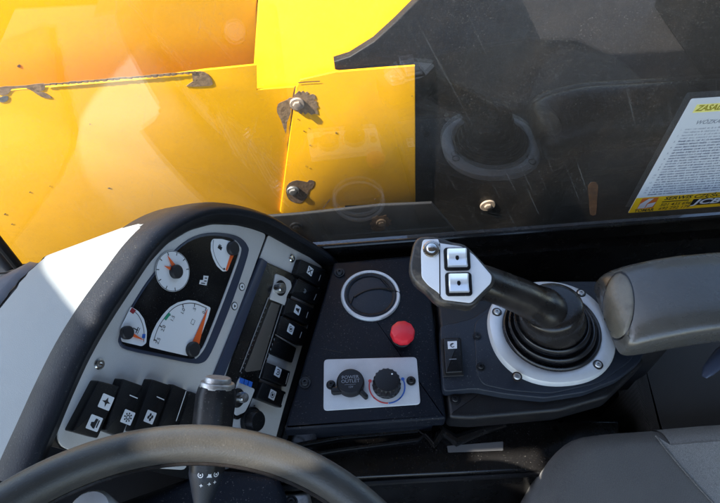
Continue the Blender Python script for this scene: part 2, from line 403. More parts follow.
# bare patches
P('paint_chip', B2, B2.pxs(blob(303, 103, 14, 12, seed=1)), .0002, .0006, M['bare'], boom)
P('paint_chip', B2, B2.pxs(smooth([(289, 100), (291, 112), (287, 122), (286, 134), (281, 120), (277, 112), (278, 104), (284, 101)], 2)), .0002, .0005, M['bare'], boom)
P('paint_chip', B2, B2.pxs(smooth([(286, 189), (289, 183), (297, 180), (307, 182), (309, 180), (314, 181), (313, 187), (309, 190), (307, 197), (300, 203), (291, 201), (287, 196)], 2)), .0002, .0006, M['bare_dark'], boom)
P('paint_chip', B1, B1.pxs(smooth([(0, 87), (12, 86), (28, 85), (44, 83), (44, 90), (38, 91), (46, 93), (52, 98), (42, 97), (34, 92), (26, 88), (12, 89), (8, 94), (0, 95)], 2)), .0002, .0006, M['bare'], boom)
P('paint_chip', B1, B1.pxs(smooth([(0, 97), (8, 96), (7, 101), (0, 102)], 2)), .0002, .0006, M['steel'], boom)
P('paint_chip', B1, B1.pxs(smooth([(192, 73), (200, 71), (208, 74), (213, 84), (204, 86), (186, 86), (193, 81)], 2)), .0003, .0008, M['bare'], boom)
bm = bmesh.new()
rr = random.Random(3)
for k in range(24):
    x = 44 + k*6.3; y = 84.3 - (x-44)*.082
    h = rr.uniform(.7, 1.6)
    prism(bm, B1, B1.pxs([(x, y-h), (x+7, y-h-.5), (x+7, y+rr.uniform(.3, 1.3)), (x+3, y+rr.uniform(.2, 1.6)), (x, y+.5)]), .0012, .0016)
obj('edge_wear', bm, M['bare'], boom)
for (x, y, r) in ((19, 66, 3.2), (412, 96, .8), (298, 119, .9), (304, 131, 1.2), (309, 128, .8), (310, 145, 1.), (336, 133, 1.1), (306, 166, .8), (310, 168, .9), (336, 132, .7), (375, 199, 1.3), (90, 124, 1.), (109, 188, 1.6), (30, 192, 1.2), (50, 186, .9), (5, 214, 1.5), (12, 224, 1.2)):
    F_ = B2 if x > 282 else B1
    if y < 80 and x < 250: F_ = B0
    P('paint_speck', F_, F_.pxs(blob(x, y, r*.62, r*.45, 11, .35, seed=int(x))), .0003, .0006, M['bare_dark'], boom)
bm = bmesh.new()
for L in ([(298, 82.5), (308, 81.6), (320, 81)], [(323, 208), (330, 199)]):
    bm = bmesh.new()
    for a, b2 in zip(L, L[1:]): bar(bm, B2, B2.px(*a), B2.px(*b2), .0016, .0008)
    obj('paint_crack', bm, M['bare_dark'], boom)
bm = bmesh.new(); CR = [(297, 86), (295, 94)] + [(294.5-.9*k+((k*7) % 5-2)*.25, 102+8.5*k) for k in range(13)]
for a, b2 in zip(CR, CR[1:]): bar(bm, B1, B1.px(a[0]-1.2, a[1], .0008), B1.px(b2[0]-1.2, b2[1], .0008), .0024, .0008)
obj('paint_crack', bm, M['bare_dark'], boom)
hexbolt('bolt', B2, *B2.px(297, 103), .0008, .0062, M['bolt_tan'], boom, .0105)
hexbolt('bolt', B2, *B2.px(293, 190), .0008, .0066, M['steel'], boom, .0105)

strip = thing('boom_bracket', 'dark grey steel strip with two bolts below the yellow boom plate', 'bracket', tuple(Yp(355, 225, .69)))
B4 = YF(.668)
P('strip', B4, B4.pxs([(225, 220), (300, 214.3), (380, 205.6), (432, 203.5), (458, 234), (500, 300), (225, 310)]), -.005, 0, M['strip'], strip, .003)
hexbolt('bolt', B4, *B4.px(296, 226), .0002, .006, M['strip'], strip, .011)
P('bare_patch', B4, B4.pxs(blob(380, 223, 10, 8, seed=9, jag=.15)), .0001, .0005, M['bare_dark'], strip)
hexbolt('bolt', B4, *B4.px(381, 222), .0006, .0055, M['bare'], strip, .009)

cov = thing('chassis_cover', 'dirty black steel cover plate outside the window right of the yellow plate', 'cover plate', tuple(Yp(560, 150, .72)))
P('plate', B3, B3.pxs([(335, 70), (334, 62), (350, 57), (374, 42), (396, 22), (420, -2), (450, -60), (860, -60), (860, 290), (400, 300), (400, 90), (360, 76)]), -.012, 0, M['boom_black'], cov, .002)
P('rust_streak', B3, B3.pxs(smooth([(588, 186), (593, 182), (598, 185), (597, 200), (596, 214), (590, 214), (589, 200)], 2)), .0002, .0005, M['rust'], cov)
hexbolt('bolt', B3, *B3.px(487.5, 205), .0002, .0068, M['bolt_tan'], cov, .0140)

# ================================================================== SAFETY STICKER
YS = YG - .0030
SX0, SZ0 = float(Yp(628, 213, YS)[0]), float(Yp(628, 213, YS)[2])
SZ1 = float(Yp(690, 99, YS)[2]); SH = SZ1 - SZ0; SW = .20
st = thing('safety_sticker', 'white safety rules sticker with yellow service banner stuck on the window', 'sticker', (SX0, YS, SZ0))
sf = Fr((SX0, YS+.0003, SZ0), (1, 0, 0), (0, -1, 0))
P('sheet', sf, rrect(SW, SH, .002, SW/2, SH/2), 0, .0003, M['paper'], st)
BH = SH*.155
P('banner', sf, rrect(SW-.0004, BH, .0015, SW/2, BH/2+.0002), .0004, .0006, M['banner'], st)
bm = bmesh.new()
text(bm, 'SERWIS CZĘŚCI', sf, .041, BH*.84, BH*.30, .00075, 'LEFT', .15, bold=.025, sx=1.25)
text(bm, 'TOMAR', sf, .021, BH*.12, BH*.26, .00075, 'CENTER', 0, bold=.03, sx=1.0)
text(bm, '501 435 696', sf, .040, BH*.42, BH*.27, .00075, 'LEFT', .1, bold=.01, sx=1.05)
text(bm, '692 292 179', sf, .041, BH*.16, BH*.27, .00075, 'LEFT', .1, bold=.01, sx=1.05)
bar(bm, sf, (.040, BH*.63), (.078, BH*.63), BH*.06, .00075)
obj('banner_text', bm, M['ink'], st)
P('logo', sf, [(.009, BH*.25), (.032, BH*.25), (.032, BH*.96), (.009, BH*.96)], .00062, .0007, M['logo'], st)
bm = bmesh.new()
flat(bm, sf, [(.0095, BH*.28), (.0195, BH*.28), (.0195, BH*.58), (.0255, BH*.92), (.0185, BH*.92), (.010, BH*.6)], .00078)
flat(bm, sf, [(.0205, BH*.28), (.030, BH*.34), (.0315, BH*.66), (.021, BH*.56)], .00078)
obj('logo_mark', bm, M['paper'], st)
P('badge', sf, [(.084, BH*.22), (.150, BH*.22), (.150, BH*.66), (.084, BH*.66)], .00062, .0007, M['ink'], st)
bm = bmesh.new(); text(bm, 'JCB', sf, .088, BH*.44, BH*.48, .00078, 'LEFT', .2, bold=.03, sx=1.6); obj('badge_text', bm, M['icon'], st)
tz = SH*.925
P('title_band', sf, [(.0105, tz-.006), (SW-.01, tz-.006), (SW-.01, tz+.006), (.0105, tz+.006)], .0004, .0005, M['title_glow'], st)
bm = bmesh.new(); text(bm, 'ZASADY', sf, .0125, tz, .0115, .0006, 'LEFT', .25, bold=.03, sx=.86); obj('title', bm, M['title'], st)
bm = bmesh.new(); text(bm, 'WÓZKA', sf, .0215, SH*.815, .0085, .0006, 'LEFT', .25, bold=.01, sx=.92); obj('subtitle', bm, M['grey_ink'], st)
bm = bmesh.new(); bm2 = bmesh.new(); rr = random.Random(5)
nl = 25; zt, zb = SH*.765, BH + SH*.028; newp = [0, 2, 4, 6, 8, 10, 12, 13, 14, 16, 17, 19, 21, 22, 23]; num = 0
for i in range(nl):
    z = zt + (zb-zt)*i/(nl-1); h = (zt-zb)/nl*.42
    tgt = bm2 if i < 4 else bm
    if i in newp:
        num += 1; text(tgt, '%d.' % num, sf, .010, z, h*1.9, .0005, 'RIGHT', .2)
    x = .0135; end = SW-.012 if (i+1) not in newp or rr.random() < .4 else rr.uniform(.06, .15)
    while x < end:
        wl = rr.randint(2, 10)
        for k in range(wl):
            lw = rr.choice((.0011, .0014, .0016)); up_ = h*(1.0 if rr.random() < .75 else 1.5)
            bar(tgt, sf, (x+.0002, z-h*.5), (x+.0002+h*.2, z-h*.5+up_), .00042, .0005)
            if rr.random() < .7: bar(tgt, sf, (x+.0008, z-h*.5), (x+.0008+h*.2, z+h*.5), .00042, .00052)
            if rr.random() < .6: bar(tgt, sf, (x+.0002+h*.15, z+h*.40), (x+lw*.8, z+h*.40), .0004, .00054)
            if rr.random() < .5: bar(tgt, sf, (x, z-h*.42), (x+lw*.7, z-h*.42), .0004, .00055)
            x += lw
        x += .0013
obj('rule_text', bm, M['text_blue'], st); obj('rule_text', bm2, M['text_faint'], st)

# ================================================================== SIDE CONSOLE
con = thing('side_console', 'dark blue-black console panel with round vent, red button and control plate', 'console', (.04, .36, -.12))
bm = bmesh.new()
prism(bm, WF, roundpoly([WF.px(284, 429.5), (.1215, .2425), (.1285, .365), (.135, .474), WF.px(334, 262)], .003), -.02, 0, .004)
prism(bm, WF, [(-.03, .262), (.115, .260), (.125, .468), (.03, .468)], -.125, -.0201)
obj('panel', bm, M['console'], con)
vc = Zp(370.5, 295.5)
vf = Fr(vc, (1, -.02, 0), (0, 0, 1))
bm = bmesh.new(); lathe(bm, vf, [(.0385, 0), (.0385, .002), (.0372, .0038), (.0345, .0036), (.0335, .002), (.0335, .0005)], 64, cap0=False, cap1=False); vent = obj('air_vent', bm, M['ring'], con, label='round air vent with silver rim')
bm = bmesh.new(); lathe(bm, vf, [(.0334, .0004), (.0334, .0026), (.0315, .0034), (.0295, .0022), (.0285, .0008), (.015, .0022), (.0001, .0026)], 64); obj('vent_disc', bm, M['plate_blue'], vent)
bm = bmesh.new()
def arcpts(c, r, a0, a1, n=16): return [(c[0]+r*math.cos(math.radians(a0+(a1-a0)*i/n)), c[1]+r*math.sin(math.radians(a0+(a1-a0)*i/n))) for i in range(n+1)]
tube(bm, [vf.p(x, y, .0028) for x, y in arcpts((.010, -.042), .050, 55, 128)], .0011, 8)
tube(bm, [vf.p(-.022, -.001, .002), vf.p(-.0265, -.012, .002)], .0009, 8)
tube(bm, [vf.p(.016, .024, .002), vf.p(.0265, .006, .002)], .0009, 8)
tube(bm, [vf.p(x, y, .0012) for x, y in circ(.0292, n=48)] + [vf.p(.0292, 0, .0012)], .0009, 6)
obj('louvre', bm, M['black'], vent)
# red push button
rc = Zp(402, 337.5, .004); rf = Fr((rc[0], rc[1], 0), (1, 0, 0), (0, 0, 1))
bm = bmesh.new(); lathe(bm, rf, [(.0125, 0), (.0125, .003), (.0115, .004), (.009, .004), (.009, .010)], 40); rb = obj('push_button', bm, M['black'], con)
bm = bmesh.new()
prof = [(.012, .009), (.0142, .0105), (.0148, .013), (.0146, .018), (.0138, .0205), (.0118, .022), (.0001, .0228)]
rings(bm, [[rf.p(r*(1+.018*math.cos(10*a))*math.cos(a), r*(1+.018*math.cos(10*a))*math.sin(a), z) for a in [2*math.pi*i/80 for i in range(80)]] for r, z in prof])
obj('button_cap', bm, M['red'], rb)
# control plate
pq = [WF.px(*q) for q in ((324, 360), (416.5, 357.5), (420.5, 404.5), (323.5, 411))]
P('control_plate', WF, roundpoly(pq, .005, 5), -.001, .002, M['plate_white'], con, .0006)
cp = [o for o in COL.objects if o.name == 'control_plate'][0]
def k2(x, y): return WF.px(x, y, .002)
oc = k2(350.5, 384)
of = Fr((oc[0], oc[1], .002), (1, -.03, 0), (0, 0, 1))
bm = bmesh.new(); lathe(bm, of, [(.0165, 0), (.0165, .004), (.0158, .0075), (.0145, .0085), (.0001, .0088)], 44)
prism(bm, of.at(-.0165, -.0085, 0), rrect(.013, .008, .0035), 0, .006, .0015)
prism(bm, of.at(.0145, -.0150, 0, math.radians(-50)), rrect(.012, .0055, .0025), 0, .006, .0015)
cap = obj('outlet_cap', bm, M['black'], cp)
bm = bmesh.new(); text(bm, 'POWER', of, 0, .0045, .0058, .0092); text(bm, 'OUTLET', of, 0, -.0005, .0058, .0092); text(bm, '12V', of, 0, -.0076, .0036, .0092)
bar(bm, of, (-.007, -.0045), (.006, -.0045), .0003, .0092); obj('lettering', bm, M['grey_ink'], cap)
kc = k2(386.5, 385.5)
kf = Fr((kc[0], kc[1], .002), (1, -.03, 0), (0, 0, 1))
bm = bmesh.new()
prof = [(.0165, 0), (.0165, .003), (.0155, .004), (.0152, .014), (.0140, .0158), (.0115, .0162), (.0001, .0162)]
rings(bm, [[kf.p(r*(1+(.035 if .002 < z < .0155 else 0)*math.cos(18*a))*math.cos(a), r*(1+(.035 if .002 < z < .0155 else 0)*math.cos(18*a))*math.sin(a), z) for a in [2*math.pi*i/108 for i in range(108)]] for r, z in prof])
kn = obj('temperature_knob', bm, M['black'], cp)
bm = bmesh.new(); lathe(bm, kf.at(.0065, .0068, .0163), [(.0011, 0), (.0009, .0004), (.0001, .0005)], 12); obj('knob_dot', bm, M['icon'], kn)
def arcstrip(name, a0, a1, m, dot):
    bm = bmesh.new(); a = arcpts((.0005, -.001), .0208, a0, a1, 20)
    for p, q in zip(a, a[1:]): bar(bm, kf, p, q, .0016, .0004)
    flat(bm, kf, circ(.0021, *a[0 if dot == 0 else -1], n=14), .00045)
    obj(name, bm, m, cp)
arcstrip('scale_mark', 158, 268, M['red_ink'], 0); arcstrip('scale_mark', 270, 382, M['blue_ink'], 1)
bm = bmesh.new()
for x, y in ((374, 398), (400, 398), (371, 382)): flat(bm, kf, circ(.0008, *kf.px(x, y), n=8), .0004)
obj('scale_mark', bm, M['ink'], cp)
for q in ((331, 385), (411, 381)): screw('screw', WF, *k2(*q), .002, .0042, M['black'], cp, washer=.0056)
for q in ((305, 383), (339.5, 273)): screw('screw', WF, *WF.px(*q), 0, .0048, M['black'], con, washer=.0072)
bm = bmesh.new(); bar(bm, WF, WF.px(321, 348.5), WF.px(343, 353), .0009, .0003); obj('scratch', bm, M['black_matt'], con)

# front ledge below the console
led = thing('storage_ledge', 'glossy black moulded ledge below the front edge of the side console', 'ledge', (.1, .2, -.4))
lz = -.085
le = [WF.px(x, y, lz) for x, y in ((240, 420), (470, 420), (620, 420), (620, 468), (530, 470), (400, 476), (240, 484))]
P('ledge', WF, le, -.40, lz, M['black_gloss'], led, .004)
bm = bmesh.new()
for L in ([(285, 458), (340, 449), (418, 439), (424, 435), (418, 430), (340, 437), (285, 447)],):
    tube(bm, [np.append(WF.px(x, y, lz+.004), lz+.004) for x, y in L], .003, 8)
obj('moulded_rib', bm, M['black_gloss'], led)
bm = bmesh.new(); tube(bm, [np.append(WF.px(x, y, lz+.01), lz+.01) for x, y in ((425, 434), (433, 444), (442, 431), (456, 440), (480, 431), (505, 424))], [.003, .006, .008, .008, .006, .004], 10); obj('folded_cover', bm, M['black_gloss'], led)
P('label_patch', WF, roundpoly([WF.px(x, y, lz) for x, y in ((447, 446), (503, 441.5), (503, 450.5), (448, 452.5))], .001), lz+.0002, lz+.0006, M['label_grey'], led)
bm = bmesh.new(); tube(bm, [np.append(WF.px(x, y, lz-.01), lz-.01) for x, y in ((240, 491), (400, 480.5), (560, 472))], .004, 8); obj('edge_lip', bm, M['black'], led)
# floor mat pads
mt = thing('floor_mat', 'black ribbed rubber floor mat below the ledge beside the seat', 'floor mat', (.1, .1, -.3))
mz = -.27
P('mat', WF, [(-.5, -.6), (.6, -.6), (.6, .215), (-.5, .215)], mz-.02, mz, M['floor'], mt, .002)
bm = bmesh.new()
for ix in range(-3, 6):
    for iy in range(-2, 1):
        prism(bm, WF, rrect(.052, .052, .010, .06+ix*.066, .165+iy*.066), mz-.001, mz+.005, .003)
obj('raised_pads', bm, M['floor'], mt)
bm = bmesh.new(); q = WF.px(297, 500, -.1); bbox(bm, V(q[0]-.02, q[1]-.015, -.2), V(q[0]+.016, q[1]+.010, -.1), .006)
br = thing('floor_bracket', 'small grey metal bracket with a screw under the steering wheel rim', 'bracket', (q[0], q[1], -.2)); obj('bracket_body', bm, M['steel'], br)
screw('screw', WF, q[0]-.007, q[1]-.002, -.1, .006, M['black'], br, washer=.008)

# ================================================================== JOYSTICK CONSOLE
jc = thing('joystick_console', 'blue-grey mounting console around the joystick with one rocker switch', 'console', (.26, .33, -.12))
bm = bmesh.new(); prism(bm, WF, roundpoly([(.1245, .2445), (.150, .2405), WF.px(560, 410, 0), WF.px(610, 396, 0), WF.px(645, 362, 0), (.40, .40), (.1375, .40)], .006), -.03, -.002, .006)
prism(bm, WF, [(.130, .272), (.27, .272), (.36, .34), (.37, .395), (.142, .395)], -.125, -.0301); obj('body', bm, M['black'], jc)
jz = .010
jo = [WF.px(x, y, jz) for x, y in ((440, 325), (452, 323), (472, 318), (495, 303), (520, 290), (560, 281), (600, 281), (640, 300), (650, 340), (640, 362), (618, 379), (585, 392), (545, 398), (505, 394), (475, 388.5), (443, 391.5), (441, 360))]
P('plate', WF, roundpoly(jo, .006, 3), -.003, jz, M['plate_blue'], jc, .002)
ins = [WF.px(x, y, jz) for x, y in ((474, 323), (500, 303), (560, 285), (620, 290), (640, 330), (632, 360), (600, 383), (550, 394), (510, 391), (482, 385), (476, 372))]
P('insert_plate', WF, roundpoly(ins, .01, 4), jz-.001, jz+.002, M['plate_blue'], jc, .001)
for q in ((477, 336), (480.5, 367)): screw('screw', WF, *WF.px(*q, jz+.002), jz+.002, .0036, M['black'], jc, washer=.005)
screw('screw', WF, *WF.px(455, 399.5, -.002), -.002, .004, M['black'], jc, washer=.006)
sq = [WF.px(x, y, jz+.008) for x, y in ((443, 338), (460.5, 337.5), (463, 372), (445.5, 373))]
P('rocker_switch', WF, roundpoly(sq, .002), jz, jz+.009, M['black'], jc, .002)
js = [o for o in COL.objects if o.name == 'rocker_switch'][0]
P('switch_frame', WF, inset(ccw(sq), -.0016), jz, jz+.003, M['black_matt'], js, .0008)
P('icon', WF, [WF.px(x, y, jz+.009) for x, y in ((447.5, 341.5), (456.8, 341), (457, 348.5), (448, 349))], jz+.0091, jz+.0093, M['icon'], js)
jf = WF.at(*WF.px(452.3, 345.2, jz+.0095), jz+.0095)
bm = bmesh.new(); tube(bm, [jf.p(x, y, 0) for x, y in arcpts((0, 0), .0024, 40, 320, 12)], .0004, 6); bar(bm, jf, (-.0015, 0), (.0015, .0028), .0009, 0); obj('icon_mark', bm, M['ink'], js)
bm = bmesh.new(); bar(bm, WF, WF.px(449, 359.3, jz+.009), WF.px(456.5, 359, jz+.009), .0009, jz+.0092); obj('tick_mark', bm, M['grey_ink'], js)

# ================================================================== JOYSTICK
JC = V(.2645, .3335, 0)
joy = thing('joystick', 'joystick with silver button head and black rubber bellows on a silver ring', 'joystick', (JC[0], JC[1], jz))
jr = Fr((JC[0], JC[1], jz+.002), (1, 0, 0), (0, 0, 1))
def squircle(r, k, n, sx, sy):
    out = []
    for i in range(n):
        a = 2*math.pi*i/n; c, s = math.cos(a), math.sin(a)
        q = r/((abs(c)**k + abs(s)**k)**(1/k)); out.append((q*c*sx, q*s*sy))
    return out
bm = bmesh.new()
RL = [(.0755, 0, 2.25), (.0755, .004, 2.25), (.0735, .0075, 2.25), (.069, .0095, 2.2), (.0625, .0095, 2.1), (.0595, .008, 2.), (.058, .004, 2.)]
rings(bm, [[jr.p(x, y, z) for x, y in squircle(r, k, 72, 1.0, .935)] for r, z, k in RL], False, False)
mr_ = obj('mounting_ring', bm, M['ring'], joy)
for q in ((581, 293), (598, 364.5), (517, 376.5), (497, 312)):
    u_, v_ = jr.px(*q, .0095)
    bm = bmesh.new(); lathe(bm, jr.at(u_, v_, .0085), [(.0060, 0), (.0060, .0012), (.0050, .0014), (.0048, .0011)], 24); obj('bolt_recess', bm, M['stem'], mr_)
    screw('bolt', jr, u_, v_, .0094, .0042, M['steel'], mr_)
bm = bmesh.new()
bc = smooth([(.0585, .003), (.0595, .008), (.0570, .0125), (.0520, .0095), (.0500, .0100), (.0525, .0165), (.0500, .0215), (.0450, .0185), (.0432, .0195), (.0455, .0260), (.0430, .0315), (.0380, .0290), (.024, .032)], 4, False)
L = []
for r, z in bc:
    sft = max(0, z-.012)*.28
    L.append([jr.p(r*math.cos(2*math.pi*i/64) - sft, r*.95*math.sin(2*math.pi*i/64), z) for i in range(64)])
rings(bm, L, False, True); obj('boot', bm, M['rubber'], joy)
clf = Fr((JC[0]-.006, JC[1]-.001, jz+.028), (1, 0, .22), (-.22, .04, .97))
bm = bmesh.new(); lathe(bm, clf, [(.0392, -.004), (.0400, .001), (.0395, .005), (.0368, .009), (.0362, .024), (.0352, .0345), (.0325, .0385), (.0270, .0405), (.0001, .0415)], 48, 1., .94); obj('collar', bm, M['stem'], joy, 60)
# head frame
HC = Zp(452, 271, .16)
hf = Fr(HC, (1, -.12, -.05), (-.10, -.30, .95))
s0 = V(JC[0]-.016, JC[1]-.002, .062)
# flared skirt and stem
e1 = hf.p(*hf.px(480, 280, -.024), -.026)
bm = bmesh.new()
mid = s0*.55 + e1*.45 + V(.004, 0, .004)
pts = [s0 - V(-.004, 0, .008), s0 + V(-.002, 0, .008), s0*.8+e1*.2 + V(.002, 0, .004), mid, s0*.25+e1*.75 + V(.001, 0, .003), e1]
pts = smooth([tuple(p) for p in pts], 4, False)
n = len(pts); rad = [np.interp(i/(n-1), [0, .16, .33, .5, .68, .85, 1], [.026, .026, .0255, .0225, .0208, .0200, .0185]) for i in range(n)]
tube(bm, pts, rad, 28, flat=.86); obj('stem', bm, M['stem'], joy, 60)
head_px = [(421, 236), (439.5, 236.5), (452, 241), (465, 244), (480, 258), (494, 274), (494, 284), (484, 294), (473, 306), (455, 305), (438, 302), (425, 290), (413, 280), (409, 268), (411, 253), (414, 242)]
hp = ccw(smooth(hf.pxs(head_px), 3))
bm = bmesh.new()
rings(bm, [[hf.p(x, y, z) for x, y in inset(hp, d)] for d, z in ((.010, -.036), (.004, -.031), (.0012, -.024), (0, -.014), (0, -.005), (.0008, -.002), (.002, -.0005), (.0035, 0))])
obj('grip_head', bm, M['grip'], joy, 60)
fpx = [(423, 239.5), (438.5, 239), (439, 243), (462, 246.5), (474, 255), (492, 276), (491, 283), (471, 303), (443, 299.5), (439, 293), (428, 285), (421.5, 277), (421, 250)]
P('face_plate', hf, roundpoly(hf.pxs(fpx, .001), .003), -.001, .0014, M['head_silver'], joy, .0006)
bm = bmesh.new()
a, b2 = hf.px(439.6, 243.5, .0014), hf.px(440, 298, .0014); bar(bm, hf, a, b2, .0011, .0016); obj('plate_seam', bm, M['black'], joy)
bu = hf.px(431.5, 248.5, .004)
bm = bmesh.new(); lathe(bm, hf.at(*bu, .0012), [(.0088, 0), (.0088, .0015), (.0078, .0028), (.0062, .003), (.0060, .0022), (.0052, .0024), (.0050, .0048), (.0036, .0058), (.0001, .006)], 36); obj('thumb_button', bm, M['chrome'], joy)
for c in ((457, 259), (458.6, 284.2)):
    u_, v_ = hf.px(*c, .002)
    f = hf.at(u_, v_, .001, math.radians(2))
    bm = bmesh.new(); prism(bm, f, rrect(.0265, .0245, .0035), 0, .002, .0008); fr_ = obj('thumb_rocker', bm, M['black'], joy)
    bm = bmesh.new(); nx = 10; L = []
    for i in range(nx+1):
        t = i/nx; yy = -.009+.018*t; zz = .0030 + .0045*(abs(t-.5)*2)**1.6 + .001
        L.append((yy, zz))
    rows = [[f.p(-.0098, y, .001) for y, z in L], [f.p(-.0098, y, z-.0012) for y, z in L], [f.p(-.0085, y, z) for y, z in L], [f.p(.0085, y, z) for y, z in L], [f.p(.0098, y, z-.0012) for y, z in L], [f.p(.0098, y, .001) for y, z in L]]
    rings(bm, rows, closed=False)
    for e in (0, -1):
        bm.faces.new([bm.verts.new(Vector(r[e])) for r in rows])
    obj('rocker_cap', bm, M['chrome_button'], fr_)
    bm = bmesh.new(); lathe(bm, f.at(0, .0005, .0036), [(.0026, 0), (.0022, .0010), (.0001, .0012)], 16, .75, 1.3); obj('rocker_notch', bm, M['black'], fr_)

# ================================================================== ARMREST
ay0, ay1 = float(Zp(670, 337, .075)[1]), float(Zp(670, 253, .085)[1]); ax0 = float(Zp(602, 300, .038)[0])
arm = thing('armrest', 'worn grey padded armrest with rounded end beside the joystick', 'armrest', (ax0+.1, (ay0+ay1)/2, -.1))
bm = bmesh.new(); L = []
cy, hw = (ay0+ay1)/2, (ay1-ay0)/2
def xsec(x, s, top, bot, pull=0):
    out = []
    for i in range(36):
        a = 2*math.pi*i/36; c, q = math.cos(a), math.sin(a); k = 4.2
        r = 1/((abs(c)**k+abs(q)**k)**(1/k)); out.append(V(x, cy+hw*s*r*c + .012*(x-ax0), (top+bot)/2 + (top-bot)/2*r*q))
    return out
for t, s, top, bot in ((0, .90, .054, .026), (.003, .945, .060, .022), (.008, .97, .066, .020), (.016, .985, .072, .020), (.028, .995, .078, .022), (.045, 1., .0825, .026), (.065, 1., .087, .030), (.09, 1., .0895, .034), (.14, 1., .089, .034), (.22, 1.02, .088, .036), (.34, 1.04, .087, .036), (.5, 1.04, .086, .036)):
    L.append(xsec(ax0+t, s, top, bot))
rings(bm, L); arm_pad = obj('pad', bm, M['armrest'], arm, 60)
# oval pad let into the rounded end, fitted to the surface
ov = [(618.5+15.5*math.cos(t)-1.5*math.sin(t), 306+33*math.sin(t)) for t in [2*math.pi*i/44 for i in range(44)]]
inlay('pad_groove', arm_pad, ov, [(1.045, .0001), (1.03, .0003), (.9, .0003), (.5, .0003)], M['stem'], arm)
inlay('end_pad', arm_pad, ov,
      [(1., -.0012), (.985, .0002), (.95, .0009), (.85, .0014), (.65, .0016), (.4, .0016), (.15, .0016)], M['armpad'], arm)
bm = bmesh.new(); bbox(bm, V(ax0+.022, cy-hw*.75, -.10), V(ax0+.075, cy+hw*.55, .03), .012); obj('support', bm, M['black'], arm)
# ================================================================== SEAT
seat = thing('driver_seat', 'dark grey fabric driver seat with lighter grey panel', 'seat', (.5, .05, -.45))
sz = -.03
so = smooth([WF.px(x, y, sz) for x, y in ((528, 560), (534, 510), (544, 476), (560, 447), (580, 430), (610, 424.5), (660, 421), (740, 415), (860, 412), (900, 640), (560, 640))], 3)
bm = bmesh.new(); pc = ccw(so); LL = [[WF.p(x, y, z) for x, y in inset(pc, d)] for d, z in ((.004, -.22), (0, -.15), (0, -.075))]
for i in range(1, 8):
    a = math.pi/2*i/7; LL.append([WF.p(x, y, -.075+.045*math.sin(a)) for x, y in inset(pc, .03*(1-math.cos(a)))])
rings(bm, LL); cush = obj('cushion', bm, M['seat'], seat, 60)
rowpx = [prj(p) for p in LL[4]]
n_ = len(rowpx); k0 = [i for i in range(n_) if 300 < rowpx[i][1] < 440 and rowpx[i][0] > 642]; 
sub = sorted(k0, key=lambda i: rowpx[i][0]); step = 1 if sub[1] == (sub[0]+1) % n_ else -1
idx = [sub[0]]
while rowpx[idx[-1]][1] < 560 and len(idx) < 40: idx.append((idx[-1]+step) % n_)
cutc = smooth([WF.px(x, y, sz) for x, y in ((655, 436), (668, 453), (690, 479), (712, 503), (740, 532), (775, 560), (820, 590))], 4, False)
bm = bmesh.new(); cx_, cy_ = np.mean(np.array(so), axis=0)
off = lambda p, h: p + unit(V(p[0]-cx_, p[1]-cy_, .35))*h
rows = [[off(np.array(LL[j][i]), .0022) for i in idx] for j in range(3, len(LL))]
rows.append([p + V(0, 0, .0004) for p in rows[-1]])
vs = rings(bm, rows, closed=False)
cap = [p + V(0, 0, .0005) for p in rows[-1]][::-1] + [V(x, y, sz+.0022) for x, y in cutc]
bm.faces.new([bm.verts.new(Vector(p)) for p in cap])
pp_ = [V(x, y, sz+.0022) for x, y in cutc]; tb = bmesh.new(); tube(tb, pp_, .0011, 8); obj('seam_piping', tb, M['seat'], seat)
obj('light_panel', bm, M['seat_light'], seat, 50, 'lighter grey fabric panel')
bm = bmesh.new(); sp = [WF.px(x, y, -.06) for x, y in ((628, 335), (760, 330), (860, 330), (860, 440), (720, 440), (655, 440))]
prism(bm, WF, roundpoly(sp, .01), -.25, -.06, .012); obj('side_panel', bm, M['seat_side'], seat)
lv = thing('seat_lever', 'blue-black lever tip at the right edge above the seat', 'lever', tuple(Zp(715, 362, .0)))
bm = bmesh.new(); tube(bm, [Zp(704, 377, 0), Zp(708, 371, .003), Zp(722, 356, .006), Zp(750, 335, .006)], [.003, .007, .010, .011], 16, flat=.55); obj('lever_body', bm, M['navy'], lv)

# ================================================================== DASHBOARD
az, el = math.radians(-24), math.radians(30)
dn = V(math.cos(el)*math.cos(az), math.cos(el)*math.sin(az), math.sin(el))
df = Fr(Zp(300, 360, -.05), (.325, .935, .145), dn)
dash = thing('dashboard', 'grey dashboard binnacle with gauges, radio and rows of black switches', 'dashboard', tuple(df.p(-.05, .13, -.25)))
S = [(57, 432), (72, 396), (90, 357), (110, 322), (133, 287), (150, 262), (168, 243), (190, 230), (212, 224), (236, 225), (262, 232), (290, 247), (316, 261), (328, 270), (330, 279), (324, 300), (313, 337), (300, 380), (289, 415), (278, 450), (262, 490), (170, 475), (75, 452), (60, 446)]
su = df.pxs(S)
full = ccw(smooth(su, 3))
# right strip split along the seam
seamT, seamB = (267.4, 234), (205, 402)
leftS = [(57, 432), (72, 396), (90, 357), (110, 322), (133, 287), (150, 262), (168, 243), (190, 230), (212, 224), (236, 225), (251, 228.5), (266.5, 234), (244, 296), (221, 356), (200, 412), (186, 470), (120, 466), (75, 452), (60, 446)]
P('panel_backing', df, full, -.02, -.0022, M['black'], dash)
lp = roundpoly(df.pxs(leftS), .006, 3)
P('gauge_panel', df, lp, -.002, 0, M['silver'], dash, .0005)
rightS = [(268.5, 235), (290, 247), (310, 257.5), (324, 268), (321, 284), (307, 330), (291, 385), (283, 412), (273, 450), (225, 470), (203, 412), (224, 357), (246, 297)]
P('switch_panel', df, roundpoly(df.pxs(rightS), .003, 3), -.002, -.0003, M['silver'], dash, .0004)
